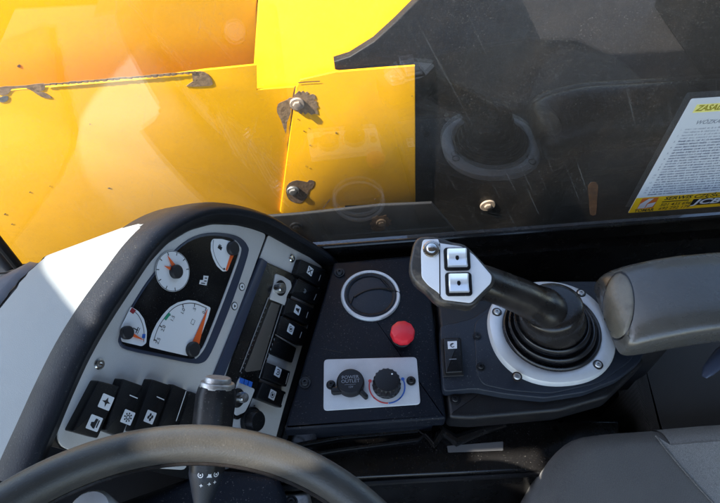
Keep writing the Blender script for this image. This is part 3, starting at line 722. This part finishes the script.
# hood rim swept round the panel
def sweep(path, prof, scale=None, closed=False):
    n = len(path); rows = []
    for i in range(n):
        p = np.array(path[i]); a = np.array(path[(i-1) % n] if closed or i > 0 else path[i]); c = np.array(path[(i+1) % n] if closed or i < n-1 else path[i])
        t = unit(c-a); nn = V(t[1], -t[0]); k = scale[i] if scale is not None else 1
        rows.append([(p + nn*d*k, w) for d, w in prof])
    return rows
ipath = smooth(df.pxs([(34, 487), (45, 460)]) + su[:21], 4, False)                   # clockwise in the frame: outside is on the left
ar = sum(full[i][0]*full[(i+1) % len(full)][1]-full[(i+1) % len(full)][0]*full[i][1] for i in range(len(full)))
cen = np.mean(np.array(full), axis=0)
def outward(path, d, w):
    out = []; n = len(path)
    for i in range(n):
        a, c = np.array(path[max(i-1, 0)]), np.array(path[min(i+1, n-1)]); t = unit(c-a); nn = V(-t[1], t[0])
        out.append(nn)
    return out
nrm = outward(ipath, 0, 0)
if np.dot(nrm[len(nrm)//4], np.array(ipath[len(nrm)//4])-cen) < 0: nrm = [-q for q in nrm]
def wid(i):
    s = max(0, i/(len(ipath)-1)*22-2)
    return np.interp(s, [0, 3, 6, 8, 10, 12, 13, 14, 16, 20], [.030, .029, .027, .026, .024, .018, .012, .006, .005, .005])
bm = bmesh.new(); L = []
for d, w in ((.36, .0125), (.40, .0155), (.46, .0175), (.56, .0182), (.66, .0172), (.78, .013), (.89, .006), (.97, -.004), (1., -.018), (1.0, -.05)):
    L.append([df.p(*(np.array(ipath[i])+nrm[i]*wid(i)*d), w*(1. if wid(i) > .012 else .35)) for i in range(len(ipath))])
rings(bm, L, closed=False); obj('hood_rim', bm, M['rim'], dash, 50)
bm = bmesh.new(); L = []
for d, w in ((0, -.004), (0, .001), (.03, .0025), (.10, .004), (.28, .0095), (.34, .0118), (.365, .0126)):
    L.append([df.p(*(np.array(ipath[i])+nrm[i]*wid(i)*d), w*(1. if wid(i) > .012 else .35)) for i in range(len(ipath))])
rings(bm, L, closed=False); obj('hood_lip', bm, M['black'], dash, 50)
# swept cover running forward to the windscreen
ce = unit(V(-.178, -.033, -.04))
nc = int(len(ipath)*.68)
cpath = [np.array(df.p(*(np.array(ipath[i])+nrm[i]*wid(i)*.985), -.012)) for i in range(nc)]
def cov_rows(vals, dip=0.):
    return [[p + ce*l(i) - df.Z*(0) + V(0, 0, -dip) for i, p in enumerate(cpath)] for l in vals]
GROOVE = [(110, 228), (75, 243), (52, 251), (27, 275), (8, 300), (-15, 333), (-45, 380), (-80, 440), (-130, 540), (-200, 700)]
def groove_len(p):
    prev = None
    for k in range(4, 140):
        q = prj(p + ce*k*.004)
        for a, b2 in zip(GROOVE, GROOVE[1:]):
            A, B = np.array(a, float), np.array(b2, float); sd_ = (B[0]-A[0])*(q[1]-A[1]) - (B[1]-A[1])*(q[0]-A[0])
            if min(A[1], B[1]) <= q[1] < max(A[1], B[1]):
                if prev is not None and prev*sd_ < 0: return k*.004
                prev = sd_; break
    return None
G_ = [groove_len(p) for p in cpath]
gi = [i for i in range(nc) if G_[i]]
0 and print('groove', [(i, round(G_[i], 3)) for i in gi], nc)
L1 = lambda i: float(np.interp(i, gi, [G_[j] for j in gi]))
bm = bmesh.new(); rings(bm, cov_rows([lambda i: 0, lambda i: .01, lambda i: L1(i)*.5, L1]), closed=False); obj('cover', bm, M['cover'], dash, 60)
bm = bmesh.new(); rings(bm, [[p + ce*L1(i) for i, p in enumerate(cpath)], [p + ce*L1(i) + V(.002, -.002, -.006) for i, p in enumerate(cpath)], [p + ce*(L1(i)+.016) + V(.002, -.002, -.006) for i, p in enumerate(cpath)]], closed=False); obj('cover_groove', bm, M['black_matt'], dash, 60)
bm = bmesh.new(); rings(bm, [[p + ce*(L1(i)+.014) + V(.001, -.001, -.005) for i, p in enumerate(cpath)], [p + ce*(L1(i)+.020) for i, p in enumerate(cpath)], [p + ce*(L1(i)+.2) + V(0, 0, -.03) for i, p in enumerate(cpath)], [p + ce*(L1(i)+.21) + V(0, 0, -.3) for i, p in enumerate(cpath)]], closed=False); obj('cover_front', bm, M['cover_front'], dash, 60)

# instrument cluster
CL = [(119, 336), (127, 314), (143, 287), (155, 271), (167, 257), (187, 240), (207, 233), (228, 234), (240, 238), (247, 246), (247, 256), (233, 298), (217, 338), (208, 357), (201, 363), (190, 363), (160, 357), (127, 350), (119, 344)]
cp_ = smooth(df.pxs(CL), 3)
P('cluster_frame', df, cp_, -.001, .0016, M['navy'], dash, .0008)
CI = [(122, 336), (130, 314), (145, 289), (157, 273), (169, 259), (188, 242.5), (207, 236), (226, 237), (234, 240.5), (238, 246), (238, 255), (223, 297), (206, 340), (200, 352), (195, 357.5), (188, 358.5), (160, 353.5), (128, 346.5), (122, 342)]
P('cluster_face', df, smooth(df.pxs(CI, .002), 3), .0010, .0021, M['face'], dash)
bm = bmesh.new(); tube(bm, [df.p(*df.px(x, y, .0022), .0022) for x, y in smooth([(234, 240.5), (238.5, 246), (239, 255), (224, 297), (207, 340), (200.5, 352), (195, 357.5)], 4, False)], .0016, 10); obj('lens_edge', bm, M['silver'], dash)
GZ = .0024
def gauge(poly, name='gauge'):
    return P(name, df, poly, .0018, GZ, M['dial'], dash)
def hub(g, x, y, rp):
    u_, v_ = df.px(x, y, GZ); u2, _ = df.px(x+rp, y, GZ); v2 = df.px(x, y+rp, GZ)
    r = .5*(math.hypot(u2-u_, _-v_)+math.hypot(v2[0]-u_, v2[1]-v_))
    bm = bmesh.new(); lathe(bm, df.at(u_, v_, GZ), [(r, 0), (r, .004), (r*.85, .005), (.0001, .0052)], 28); obj('hub', bm, M['ink'], g)
def px2(L): return df.pxs(L, GZ)
def needle(g, pts): P('needle', df, px2(pts), GZ+.0008, GZ+.0015, M['orange'], g)
# round gauge
gc = df.px(173, 271.2, GZ); gr = .0213
g1 = gauge(circ(gr, *gc, n=48))
bm = bmesh.new()
for i in range(9):
    a = math.radians(150 - i*30 + 180 if False else 215-i*33.7); c, s = math.cos(a), math.sin(a)
    bar(bm, df, (gc[0]+c*gr*.8, gc[1]+s*gr*.8), (gc[0]+c*gr*.95, gc[1]+s*gr*.95), .0009, GZ+.0002)
tube(bm, [df.p(gc[0]+gr*.97*math.cos(a), gc[1]+gr*.97*math.sin(a), GZ) for a in [2*math.pi*i/48 for i in range(49)]], .0003, 5)
obj('scale_ring', bm, M['ink'], g1)
needle(g1, [(172, 268), (167, 255.8), (176, 266.5)]); needle(g1, [(172, 272), (163.6, 266), (172.5, 267.5)])
hub(g1, 175, 271.8, 6.3)
# fuel gauge
fg = [(213, 238.8), (222, 239), (231, 241.5), (235, 248), (233.6, 255), (227.5, 271), (223, 271.6), (217, 266), (213, 258), (210.8, 250), (211, 242)]
g2 = gauge(roundpoly(px2(fg), .002))
P('warning_zone', df, px2([(230.5, 254), (234, 254.5), (227, 271), (225.4, 270)]), GZ+.0001, GZ+.0003, M['orange'], g2)
bm = bmesh.new(); A = px2(smooth([(213.5, 240), (213, 249), (215.5, 258), (219.5, 265.5), (223.5, 269.5)], 4, False))
for p, q in zip(A, A[1:]): bar(bm, df, p, q, .0006, GZ+.0002)
q = df.px(220, 247.3, GZ); flat(bm, df, [(q[0]-.0025, q[1]-.003), (q[0]+.0015, q[1]-.003), (q[0]+.0015, q[1]+.003), (q[0]-.0025, q[1]+.003)], GZ+.0002); flat(bm, df, [(q[0]+.0018, q[1]-.001), (q[0]+.0028, q[1]-.001), (q[0]+.0028, q[1]+.003), (q[0]+.0018, q[1]+.002)], GZ+.0002)
q = df.px(224, 269, GZ); flat(bm, df, circ(.0014, *q, n=10), GZ+.0004)
obj('scale_ring', bm, M['ink'], g2); hub(g2, 231.7, 248.6, 6)
# temperature gauge
tg = [(121, 327), (131, 306.5), (138.4, 311), (144, 319), (147, 331), (146.3, 343), (142, 346.3), (121.5, 341.5)]
g3 = gauge(roundpoly(px2(tg), .002))
P('cold_zone', df, px2([(142.3, 334), (145.3, 334), (145, 338), (142, 338)]), GZ+.0001, GZ+.0003, M['blue_ink'], g3)
P('hot_zone', df, px2([(132, 307.5), (136, 310.5), (133, 314), (129.5, 311.5)]), GZ+.0001, GZ+.0003, M['dkred_ink'], g3)
bm = bmesh.new(); A = px2(smooth([(131, 309), (138, 315), (142, 323), (144, 332), (143.5, 342)], 4, False))
for p, q in zip(A, A[1:]): bar(bm, df, p, q, .0006, GZ+.0002)
A = df.px(137, 330, GZ); bar(bm, df, (A[0]-.003, A[1]), (A[0]+.003, A[1]), .001, GZ+.0002); bar(bm, df, (A[0]-.003, A[1]-.002), (A[0]+.003, A[1]-.002), .0007, GZ+.0002); bar(bm, df, (A[0], A[1]-.001), (A[0], A[1]+.005), .001, GZ+.0002)
obj('scale_ring', bm, M['ink'], g3)
needle(g3, [(129, 335.5), (143.7, 340.5), (130.5, 331.8)]); hub(g3, 125.8, 332.6, 6.4)
# tachometer
tach = [(203, 304), (210.8, 307.5), (208, 318), (198, 343.5), (195, 352), (188, 356), (168, 351.5), (149.5, 347), (149.6, 341), (152.5, 332), (157, 323), (163, 314.5), (170, 307), (178, 302.3), (188, 300), (196, 300.8)]
g4 = gauge(roundpoly(px2(tach), .002))
bm = bmesh.new(); hb = np.array(df.px(191.8, 349.3, GZ)); A = px2(smooth([(153.5, 341), (158, 328), (165, 317), (173, 308.5), (182, 304.2), (194, 303.4), (206.5, 308)], 5, False))
for p, q in zip(A, A[1:]): bar(bm, df, p, q, .0007, GZ+.0002)
for i, t in enumerate(('0', '.5', '1.0', '1.5', '2.0', '2.5')):
    x, y = ((206, 308), (194.5, 303.5), (182.5, 304.2), (168.5, 313), (159.5, 325.5), (153.8, 339.8))[i]
    p = np.array(df.px(x, y, GZ)); d = unit(hb-p); bar(bm, df, p, p+d*.0035, .001, GZ+.0003)
    x2, y2 = ((203.6, 312.5), (194.3, 309.3), (182.8, 311.3), (172.5, 318.5), (163.3, 328.3), (158, 340.8))[i]
    text(bm, t, df, *df.px(x2, y2, GZ), .0055, GZ+.0003)
q = df.px(193, 321.5, GZ); tube(bm, [df.p(q[0]+x, q[1]+y, GZ) for x, y in ((-.003, -.002), (.002, -.002), (.002, .002), (-.003, .002), (-.003, -.002))], .0003, 5); text(bm, 'rpm', df, *df.px(199.5, 327, GZ), .004, GZ+.0003)
obj('scale_ring', bm, M['ink'], g4)
P('green_zone', df, px2([(163.8, 318.6), (168.5, 312.5), (170.5, 314.2), (165.8, 320.4)]), GZ+.0001, GZ+.0004, M['green_ink'], g4)
needle(g4, [(190.5, 345), (206.9, 308.8), (198, 345)]); hub(g4, 191.8, 349.3, 6.8)
# warning symbols on the cluster
bm = bmesh.new(); flat(bm, df, df.pxs([(203.5, 275.5), (208.5, 276), (206.5, 285.5), (199, 284), (200, 280), (203, 280)], .0022), .0023); tl = obj('warning_lamp', bm, M['icon'], dash)
bm = bmesh.new()
for a, b2 in (((204.6, 278), (207, 278.2)), ((204, 281), (206.5, 281.2)), ((201, 283), (205, 283.6))): bar(bm, df, df.px(*a, .0023), df.px(*b2, .0023), .0012, .0025)
obj('lamp_mark', bm, M['ink'], tl)
for q in ((241.8, 286.8), (234.4, 306)):
    u_, v_ = df.px(*q); bm = bmesh.new(); lathe(bm, df.at(u_, v_, 0), [(.0048, 0), (.0048, .0004), (.0001, .0005)], 24); il = obj('indicator_lamp', bm, M['ink'], dash)
    bm = bmesh.new(); flat(bm, df, circ(.0038, u_, v_, 20), .0006); obj('lamp_lens', bm, M['icon'], il)
    bm = bmesh.new(); s = 1 if q[0] > 240 else -1
    flat(bm, df, [(u_+s*.0022, v_), (u_-s*.001, v_-.002), (u_-s*.001, v_+.002)], .0008); obj('lamp_mark', bm, M['ink'], il)
for q in ((99, 364), (291.5, 258.5)): screw('screw', df, *df.px(*q), 0, .0052, M['chrome'], dash)

# right strip: divider, radio, switches
P('divider', df, df.pxs([(262, 258), (268, 262), (237, 345), (214, 402), (203, 440), (193, 440), (205, 400), (232, 333)], .004), -.002, .004, M['navy'], dash, .001)
P('radio', df, roundpoly(df.pxs([(266, 262), (293, 274), (299, 276), (281, 322), (262, 373), (247, 412), (238, 420), (214, 412), (222, 390), (245, 322)], .002), .003), -.002, .003, M['black_gloss'], dash, .001)
rad_ = [o for o in COL.objects if o.name == 'radio'][0]
RZ = .003
P('display', df, df.pxs([(271.5, 302), (280, 305), (260.5, 370), (247, 372), (245, 370)], RZ+.001), RZ, RZ+.001, M['display'], rad_, .0004)
bm = bmesh.new()
for L_ in ([(268.4, 297.5), (240, 371.8)], [(282.5, 304), (259, 378)]):
    tube(bm, [df.p(*df.px(x, y, RZ+.001), RZ+.0012) for x, y in L_], .0007, 8)
obj('trim_line', bm, M['steel'], rad_)
bm = bmesh.new(); rr = random.Random(2)
for k in range(14):
    x = 283 - k*1.75; y = 310 + k*4.9
    if k < 12:
        p = np.array(df.px(x+1.5, y, RZ+.001)); bar(bm, df, p-V(.0012, .0006), p+V(.0012, .0006), .0008+.0004*rr.random(), RZ+.0012)
for k in range(16):
    p = np.array(df.px(266-k*1.75, 308+k*4.6, RZ+.001)); bar(bm, df, p-V(.0009, 0), p+V(.0009*rr.random(), 0), .0007, RZ+.0012)
obj('printed_legend', bm, M['grey_ink'], rad_)
P('knob_surround', df, roundpoly(df.pxs([(276, 273.5), (283, 276), (291, 281), (292, 287), (287, 296), (286, 306), (281, 303), (270, 299), (274, 286)], RZ+.002), .003), RZ, RZ+.002, M['silver'], rad_, .0008)
def knob(name, q, r0, r1, h, m, par, z=RZ+.002, base=None):
    u_, v_ = df.px(*q, z+h*.8); bm = bmesh.new()
    lathe(bm, df.at(u_, v_, z), [(r0, 0), (r0, h*.25), (r1*1.05, h*.3), (r1, h*.85), (r1*.88, h), (.0001, h*1.02)], 32); return obj(name, bm, m, par)
kk = knob('knob_base', (282, 288), .0098, .008, .003, M['black'], rad_); knob('knob', (282, 288), .0066, .0062, .010, M['chrome'], rad_)
P('lower_trim', df, roundpoly(df.pxs([(237, 383), (240, 377), (246, 385), (255, 389), (250, 402), (245, 412), (236, 416), (232, 408)], RZ+.001), .003), RZ, RZ+.0015, M['silver'], rad_, .0006)
for k in range(3):
    x, y = 240.8+k*4.2, 380.5+k*1.6
    P('preset_button', df, df.pxs([(x, y-3), (x+3.4, y-1.6), (x+2.2, y+3.5), (x-1.2, y+2)], RZ+.0025), RZ, RZ+.003, M['blue_ink'], rad_, .0004)
knob('knob_base', (238.8, 398), .0108, .0095, .003, M['black'], rad_); knob('knob', (244, 397.5), .0062, .0058, .012, M['chrome'], rad_)
kn_ = knob('fan_knob', (257, 421), .0155, .012, .014, M['black'], dash, 0.)
bm = bmesh.new()
for a in (40, 75, 110, 145): u_, v_ = df.px(257, 421, 0); flat(bm, df, circ(.001, u_+.019*math.cos(math.radians(a)), v_+.019*math.sin(math.radians(a)), 8), .0004)
obj('scale_mark', bm, M['ink'], dash)
bm = bmesh.new(); kp = df.p(*df.px(285, 427), .012)
kfz = Fr(kp, df.X, df.Z*.3+df.Y*.7)
tube(bm, [kfz.p(.0055*math.cos(a), .0085*math.sin(a), 0) for a in [2*math.pi*i/24 for i in range(25)]], .0012, 8, False)
kr = thing('key_ring', 'small bright metal key ring at the lower corner of the switch panel', 'key ring', tuple(kp)); obj('ring', bm, M['chrome'], kr)

ICO = {}
def icon_mark(bm, f, kind, s, z):
    if kind == 'cross':
        for a, b2 in (((-s, -s), (s, s)), ((-s, s), (s, -s))): bar(bm, f, a, b2, s*.4, z)
    elif kind == 'bell': flat(bm, f, [(-s*.9, -s*.8), (s*.9, -s*.8), (s*.6, -s*.2), (s*.45, s*.7), (0, s), (-s*.4, s*.6), (-s*.5, -s*.2)], z)
    elif kind == 'disc':
        flat(bm, f, circ(s*.45, n=16), z)
        for p, q in zip(arcpts((0, 0), s*.85, 0, 330, 16), arcpts((0, 0), s*.85, 0, 330, 16)[1:]): bar(bm, f, p, q, s*.22, z)
    elif kind == 'cup':
        for p, q in zip(arcpts((0, 0), s*.8, 130, 410, 14), arcpts((0, 0), s*.8, 130, 410, 14)[1:]): bar(bm, f, p, q, s*.28, z)
        bar(bm, f, (-s*.3, 0), (s*.3, 0), s*.35, z+.0001); bar(bm, f, (0, -s*.3), (0, s*.3), s*.3, z+.0002)
    elif kind == 'snow':
        for a in range(0, 360, 45):
            c, q = math.cos(math.radians(a)), math.sin(math.radians(a)); bar(bm, f, (c*s*.62, q*s*.62), (c*s, q*s), s*.3, z)
        for p, q in zip(arcpts((0, 0), s*.42, 0, 360, 14), arcpts((0, 0), s*.42, 0, 360, 14)[1:]): bar(bm, f, p, q, s*.2, z+.0001)
    elif kind == 'fan':
        for a in range(0, 360, 90):
            c, q = math.cos(math.radians(a+20)), math.sin(math.radians(a+20)); flat(bm, f, circ(s*.42, c*s*.52, q*s*.52, 12, s*.3), z+a*1e-7)
    elif kind == 'plane': flat(bm, f, [(-s, -s*.1), (-s*.2, -s*.25), (0, -s), (s*.25, -s*.3), (s, 0), (s*.25, s*.3), (0, s), (-s*.2, s*.25)], z)
    elif kind == 'truck':
        flat(bm, f, [(-s, -s*.4), (s*.9, -s*.5), (s*.9, s*.1), (s*.2, s*.2), (0, s*.8), (-s*.6, s*.7), (-s, 0)], z); bar(bm, f, (-s*.7, -s*.75), (s*.8, -s*.75), s*.3, z)
def rocker(quad, icons, ticks=(), h=.0085, lab=None, tilt=0.):
    """black rocker switch whose outline is quad; icons = [(x, y, kind, white?)]"""
    q = df.pxs(quad, h)
    sw = P('rocker_switch', df, roundpoly(q, .0018, 3), -.001, h, M['black'], dash, .0016)
    for ic in icons:
        x, y, kind, sz_, white = ic
        u_, v_ = df.px(x, y, h); f = df.at(u_, v_, h)
        if white: P('icon', f, rrect(sz_*2, sz_*2, .0008, k=2), .0001, .0003, M['icon'], sw)
        bm = bmesh.new(); icon_mark(bm, f, kind, sz_*.72, .00045); obj('icon_mark', bm, M['ink'] if white else M['grey_ink'], sw)
    if ticks:
        bm = bmesh.new()
        for a, b2 in ticks: bar(bm, df, df.px(*a, h), df.px(*b2, h), .0009, h+.0003)
        obj('tick_mark', bm, M['icon'], sw)
    return sw
rocker([(301, 259), (326.5, 270), (321, 287.6), (296, 274)], [(310, 271, 'cross', .0054, True)], [((320.5, 275), (318.5, 281))])
rocker([(297.6, 278.8), (322.5, 290), (316.8, 305), (291.8, 293.4)], [(304.5, 291, 'cup', .0042, False)], [((316.3, 294), (313.8, 300))])
rocker([(289.3, 297.7), (315, 308.6), (308.5, 325.6), (283.5, 314)], [(297.3, 310, 'bell', .0055, True)], [((308, 312), (306, 318))])
rocker([(281.8, 315.4), (308, 328.6), (302.7, 346.2), (276.8, 333.8)], [(290.6, 329, 'disc', .0056, True)], [((301.5, 332), (299.5, 338))])
rocker([(275.1, 335), (297, 348), (292.6, 363), (268.4, 353)], [], h=.003)
bm = bmesh.new(); tube(bm, [df.p(*df.px(x, y, .008), .008) for x, y in ((275.5, 334.6), (297, 347.3))], .0008, 6); obj('blank_edge', bm, M['steel'], dash)
rocker([(266.8, 362), (291, 371.3), (286.8, 387), (262.6, 378)], [(277.7, 372, 'cup', .0055, True)], [((288.5, 373), (285.5, 384))])
rocker([(263.2, 382), (286.6, 392), (281.8, 408), (256.8, 398.3)], [(272.3, 394.7, 'disc', .0055, True)], [((284.5, 394), (281.5, 405))])
# dark filler block added under the dashboard to hide sunlit surfaces below
P('dark_filler', WF, [(-.45, -.45), (-.12, -.45), (-.08, .24), (-.10, .285), (-.45, .285)], -.49, -.06, M['black_matt'], dash)
# big rockers under the gauges
P('switch_well', df, roundpoly(df.pxs([(92, 381), (110, 376), (150, 373), (192, 382), (200, 398), (188, 440), (150, 440), (100, 436), (76, 432)], .0005), .003), .0002, .0007, M['black_matt'], dash) if False else None
rocker([(99, 380.5), (120.5, 386.5), (98, 438.5), (72.5, 431.5)], [(106, 402, 'plane', .0062, True), (94.3, 423, 'truck', .0062, True)], h=.013)
rocker([(123, 378.5), (144, 386), (122, 437), (105, 431)], [(127.7, 417.2, 'snow', .006, True)], [((129.5, 395), (137.5, 398.3))], h=.013)
rocker([(152.5, 379), (171.5, 385.5), (152, 438), (133, 432)], [(150, 417, 'fan', .0056, True)], [((156.5, 396.5), (164, 399.8))], h=.013)
rocker([(173, 384), (188, 390.5), (172, 436), (157, 430)], [], [((186, 391), (176, 421))], h=.008)
rocker([(190.5, 391), (203, 396), (188, 440), (176, 434)], [], h=.006)

# ================================================================== STEERING
wn = unit(V(.35, 0, 1)); wc = V(-.0955, -.0275, .2505)
wf = Fr(wc, (0, 1, 0), wn)
wh = thing('steering_wheel', 'worn grey-brown steering wheel rim in front of the dashboard', 'steering wheel', tuple(wc))
bm = bmesh.new(); L = []
R0, r0 = .1762, .0124
for i in range(160):
    a = 2*math.pi*i/160
    L.append([wf.p((R0+r0*math.cos(t))*math.cos(a), (R0+r0*math.cos(t))*math.sin(a), r0*1.12*math.sin(t)) for t in [2*math.pi*j/28 for j in range(28)]])
vs = rings(bm, L, False, False)
for i in range(28):
    j = (i+1) % 28; bm.faces.new((vs[-1][i], vs[-1][j], vs[0][j], vs[0][i]))
obj('rim', bm, M['wheel'], wh)
bm = bmesh.new(); L = []
for i in range(97):
    a = 2*math.pi*i/96; L.append(wf.p((R0-r0-.0003)*math.cos(a), (R0-r0-.0003)*math.sin(a), -.002))
tube(bm, L, .0016, 6, False); obj('rim_seam', bm, M['stem'], wh)
bm = bmesh.new()
for a in (150, 270-60, 180+90):
    c, s = math.cos(math.radians(a)), math.sin(math.radians(a))
    tube(bm, [wf.p(.04*c, .04*s, -.03), wf.p(.10*c, .10*s, -.025), wf.p(.168*c, .168*s, -.004)], [.016, .014, .011], 12, flat=.5)
obj('spoke', bm, M['black'], wh)
bm = bmesh.new(); lathe(bm, wf, [(.05, -.06), (.052, -.03), (.045, -.02), (.0001, -.016)], 40); obj('hub', bm, M['black'], wh)
colm = thing('steering_column', 'dark plastic steering column shroud seen below the wheel rim', 'steering column', (-.12, .02, .0))
bm = bmesh.new(); q0 = Zp(212, 466, .02); q1 = Zp(286, 466, .02)
prism(bm, WF, roundpoly([(-.30, -.10), (q1[0], -.10), (q1[0], q1[1]-.03), (q1[0]-.01, q1[1]-.005), (q0[0], q0[1]), (-.26, .175)], .02), -.40, .02, .014); obj('shroud', bm, M['console'], colm)
q = Zp(88, 512, .06); bm = bmesh.new(); lathe(bm, Fr((q[0], q[1], .02), (1, 0, 0), (0, 0, 1)), [(.022, 0), (.022, .034), (.019, .039), (.0001, .041)], 40); obj('column_cap', bm, M['ring'], colm)

# indicator stalk
p1, p0 = Zp(217.5, 384, .165), Zp(202, 506, .105)
ax = unit(p1-p0); stf = Fr(p1, np.cross(ax, V(0, 0, 1)), ax)
ln = float(np.linalg.norm(p1-p0))
stk = thing('indicator_stalk', 'black multifunction stalk with hexagonal grip rising behind the steering wheel', 'control stalk', tuple(p0))
bm = bmesh.new()
def hexl(r, z, k=6, n=48, sh=10.):
    out = []
    for i in range(n):
        a = 2*math.pi*i/n; m_ = (a % (2*math.pi/k)) - math.pi/k
        q = r*min(1., math.cos(math.pi/k)/max(.01, math.cos(m_))*1.09); out.append(stf.p(q*math.cos(a), q*math.sin(a), z))
    return out
rings(bm, [hexl(.0155, -.075), hexl(.0175, -.055), hexl(.0178, -.012), hexl(.0168, -.006), hexl(.0155, -.002)]); obj('grip', bm, M['black'], stk)
bm = bmesh.new(); lathe(bm, stf, [(.0152, -.003), (.0152, .0005), (.0145, .0016), (.0118, .0018), (.0116, .0048), (.0108, .0060), (.0001, .0066)], 36); obj('end_cap', bm, M['steel'], stk)
bm = bmesh.new(); lathe(bm, stf, [(.0075, -ln-.03), (.0075, -ln+.002), (.0105, -ln+.012), (.0145, -ln+.026), (.0150, -.078), (.0150, -.0745)], 32); obj('stem', bm, M['plate_blue'], stk)
bm = bmesh.new()
for k, (x, y, kind) in enumerate(((200.5, 475, 'cup'), (209.5, 475, 'bell'), (216, 474, 'cup'), (201, 485.5, 'plane'), (209, 484, 'plane'), (214.5, 482, 'plane'))):
    d = ray(x, y); o_ = cC - p0; # ray against the stalk cylinder
    dp = d - ax*np.dot(d, ax); op = o_ - ax*np.dot(o_, ax); R = .0153
    A, B, C_ = np.dot(dp, dp), 2*np.dot(dp, op), np.dot(op, op)-R*R; dd = B*B-4*A*C_
    if dd < 0: continue
    h = cC + d*(-B-math.sqrt(dd))/(2*A); nn = unit((h-p0) - ax*np.dot(h-p0, ax))
    f = Fr(h, np.cross(ax, nn), nn); icon_mark(bm, f, kind, .0026 if kind != 'plane' else .0018, .0003)
obj('icon', bm, M['icon'], stk)

# ================================================================== CAMERA, LIGHT
cam = bpy.data.cameras.new('camera'); co = bpy.data.objects.new('camera', cam); COL.objects.link(co)
co.location = (0, 0, CAMH); co.rotation_euler = (math.pi/2 - PITCH, 0, -YAW)
cam.sensor_width = 36; cam.lens = FPX/720*36; cam.clip_start = .02; cam.clip_end = 500
SC.camera = co
sd = unit(V(-.62, -.13, .775))
sun = bpy.data.lights.new('sun', 'SUN'); sun.energy = 4.0; sun.angle = math.radians(.6); sun.color = (1, .95, .86)
so_ = bpy.data.objects.new('sun', sun); COL.objects.link(so_); so_.rotation_euler = Vector(sd).to_track_quat('Z', 'Y').to_euler(); so_.location = (0, 0, 5)
w = bpy.data.worlds.new('World'); SC.world = w; w.use_nodes = True
nt = w.node_tree; bg = nt.nodes['Background']; sky = nt.nodes.new('ShaderNodeTexSky'); sky.sky_type = 'NISHITA'; sky.sun_disc = False
sky.sun_elevation = math.asin(sd[2]); sky.sun_rotation = math.atan2(sd[0], sd[1])
nt.links.new(sky.outputs[0], bg.inputs[0]); bg.inputs[1].default_value = .15
SC.view_settings.view_transform = 'Standard'; SC.view_settings.look = 'None'; SC.view_settings.exposure = 2.1
SC.render.engine = 'CYCLES'; SC.cycles.use_denoising = True; SC.cycles.max_bounces = 8; SC.cycles.transparent_max_bounces = 12
SC.cycles.sample_clamp_indirect = 4
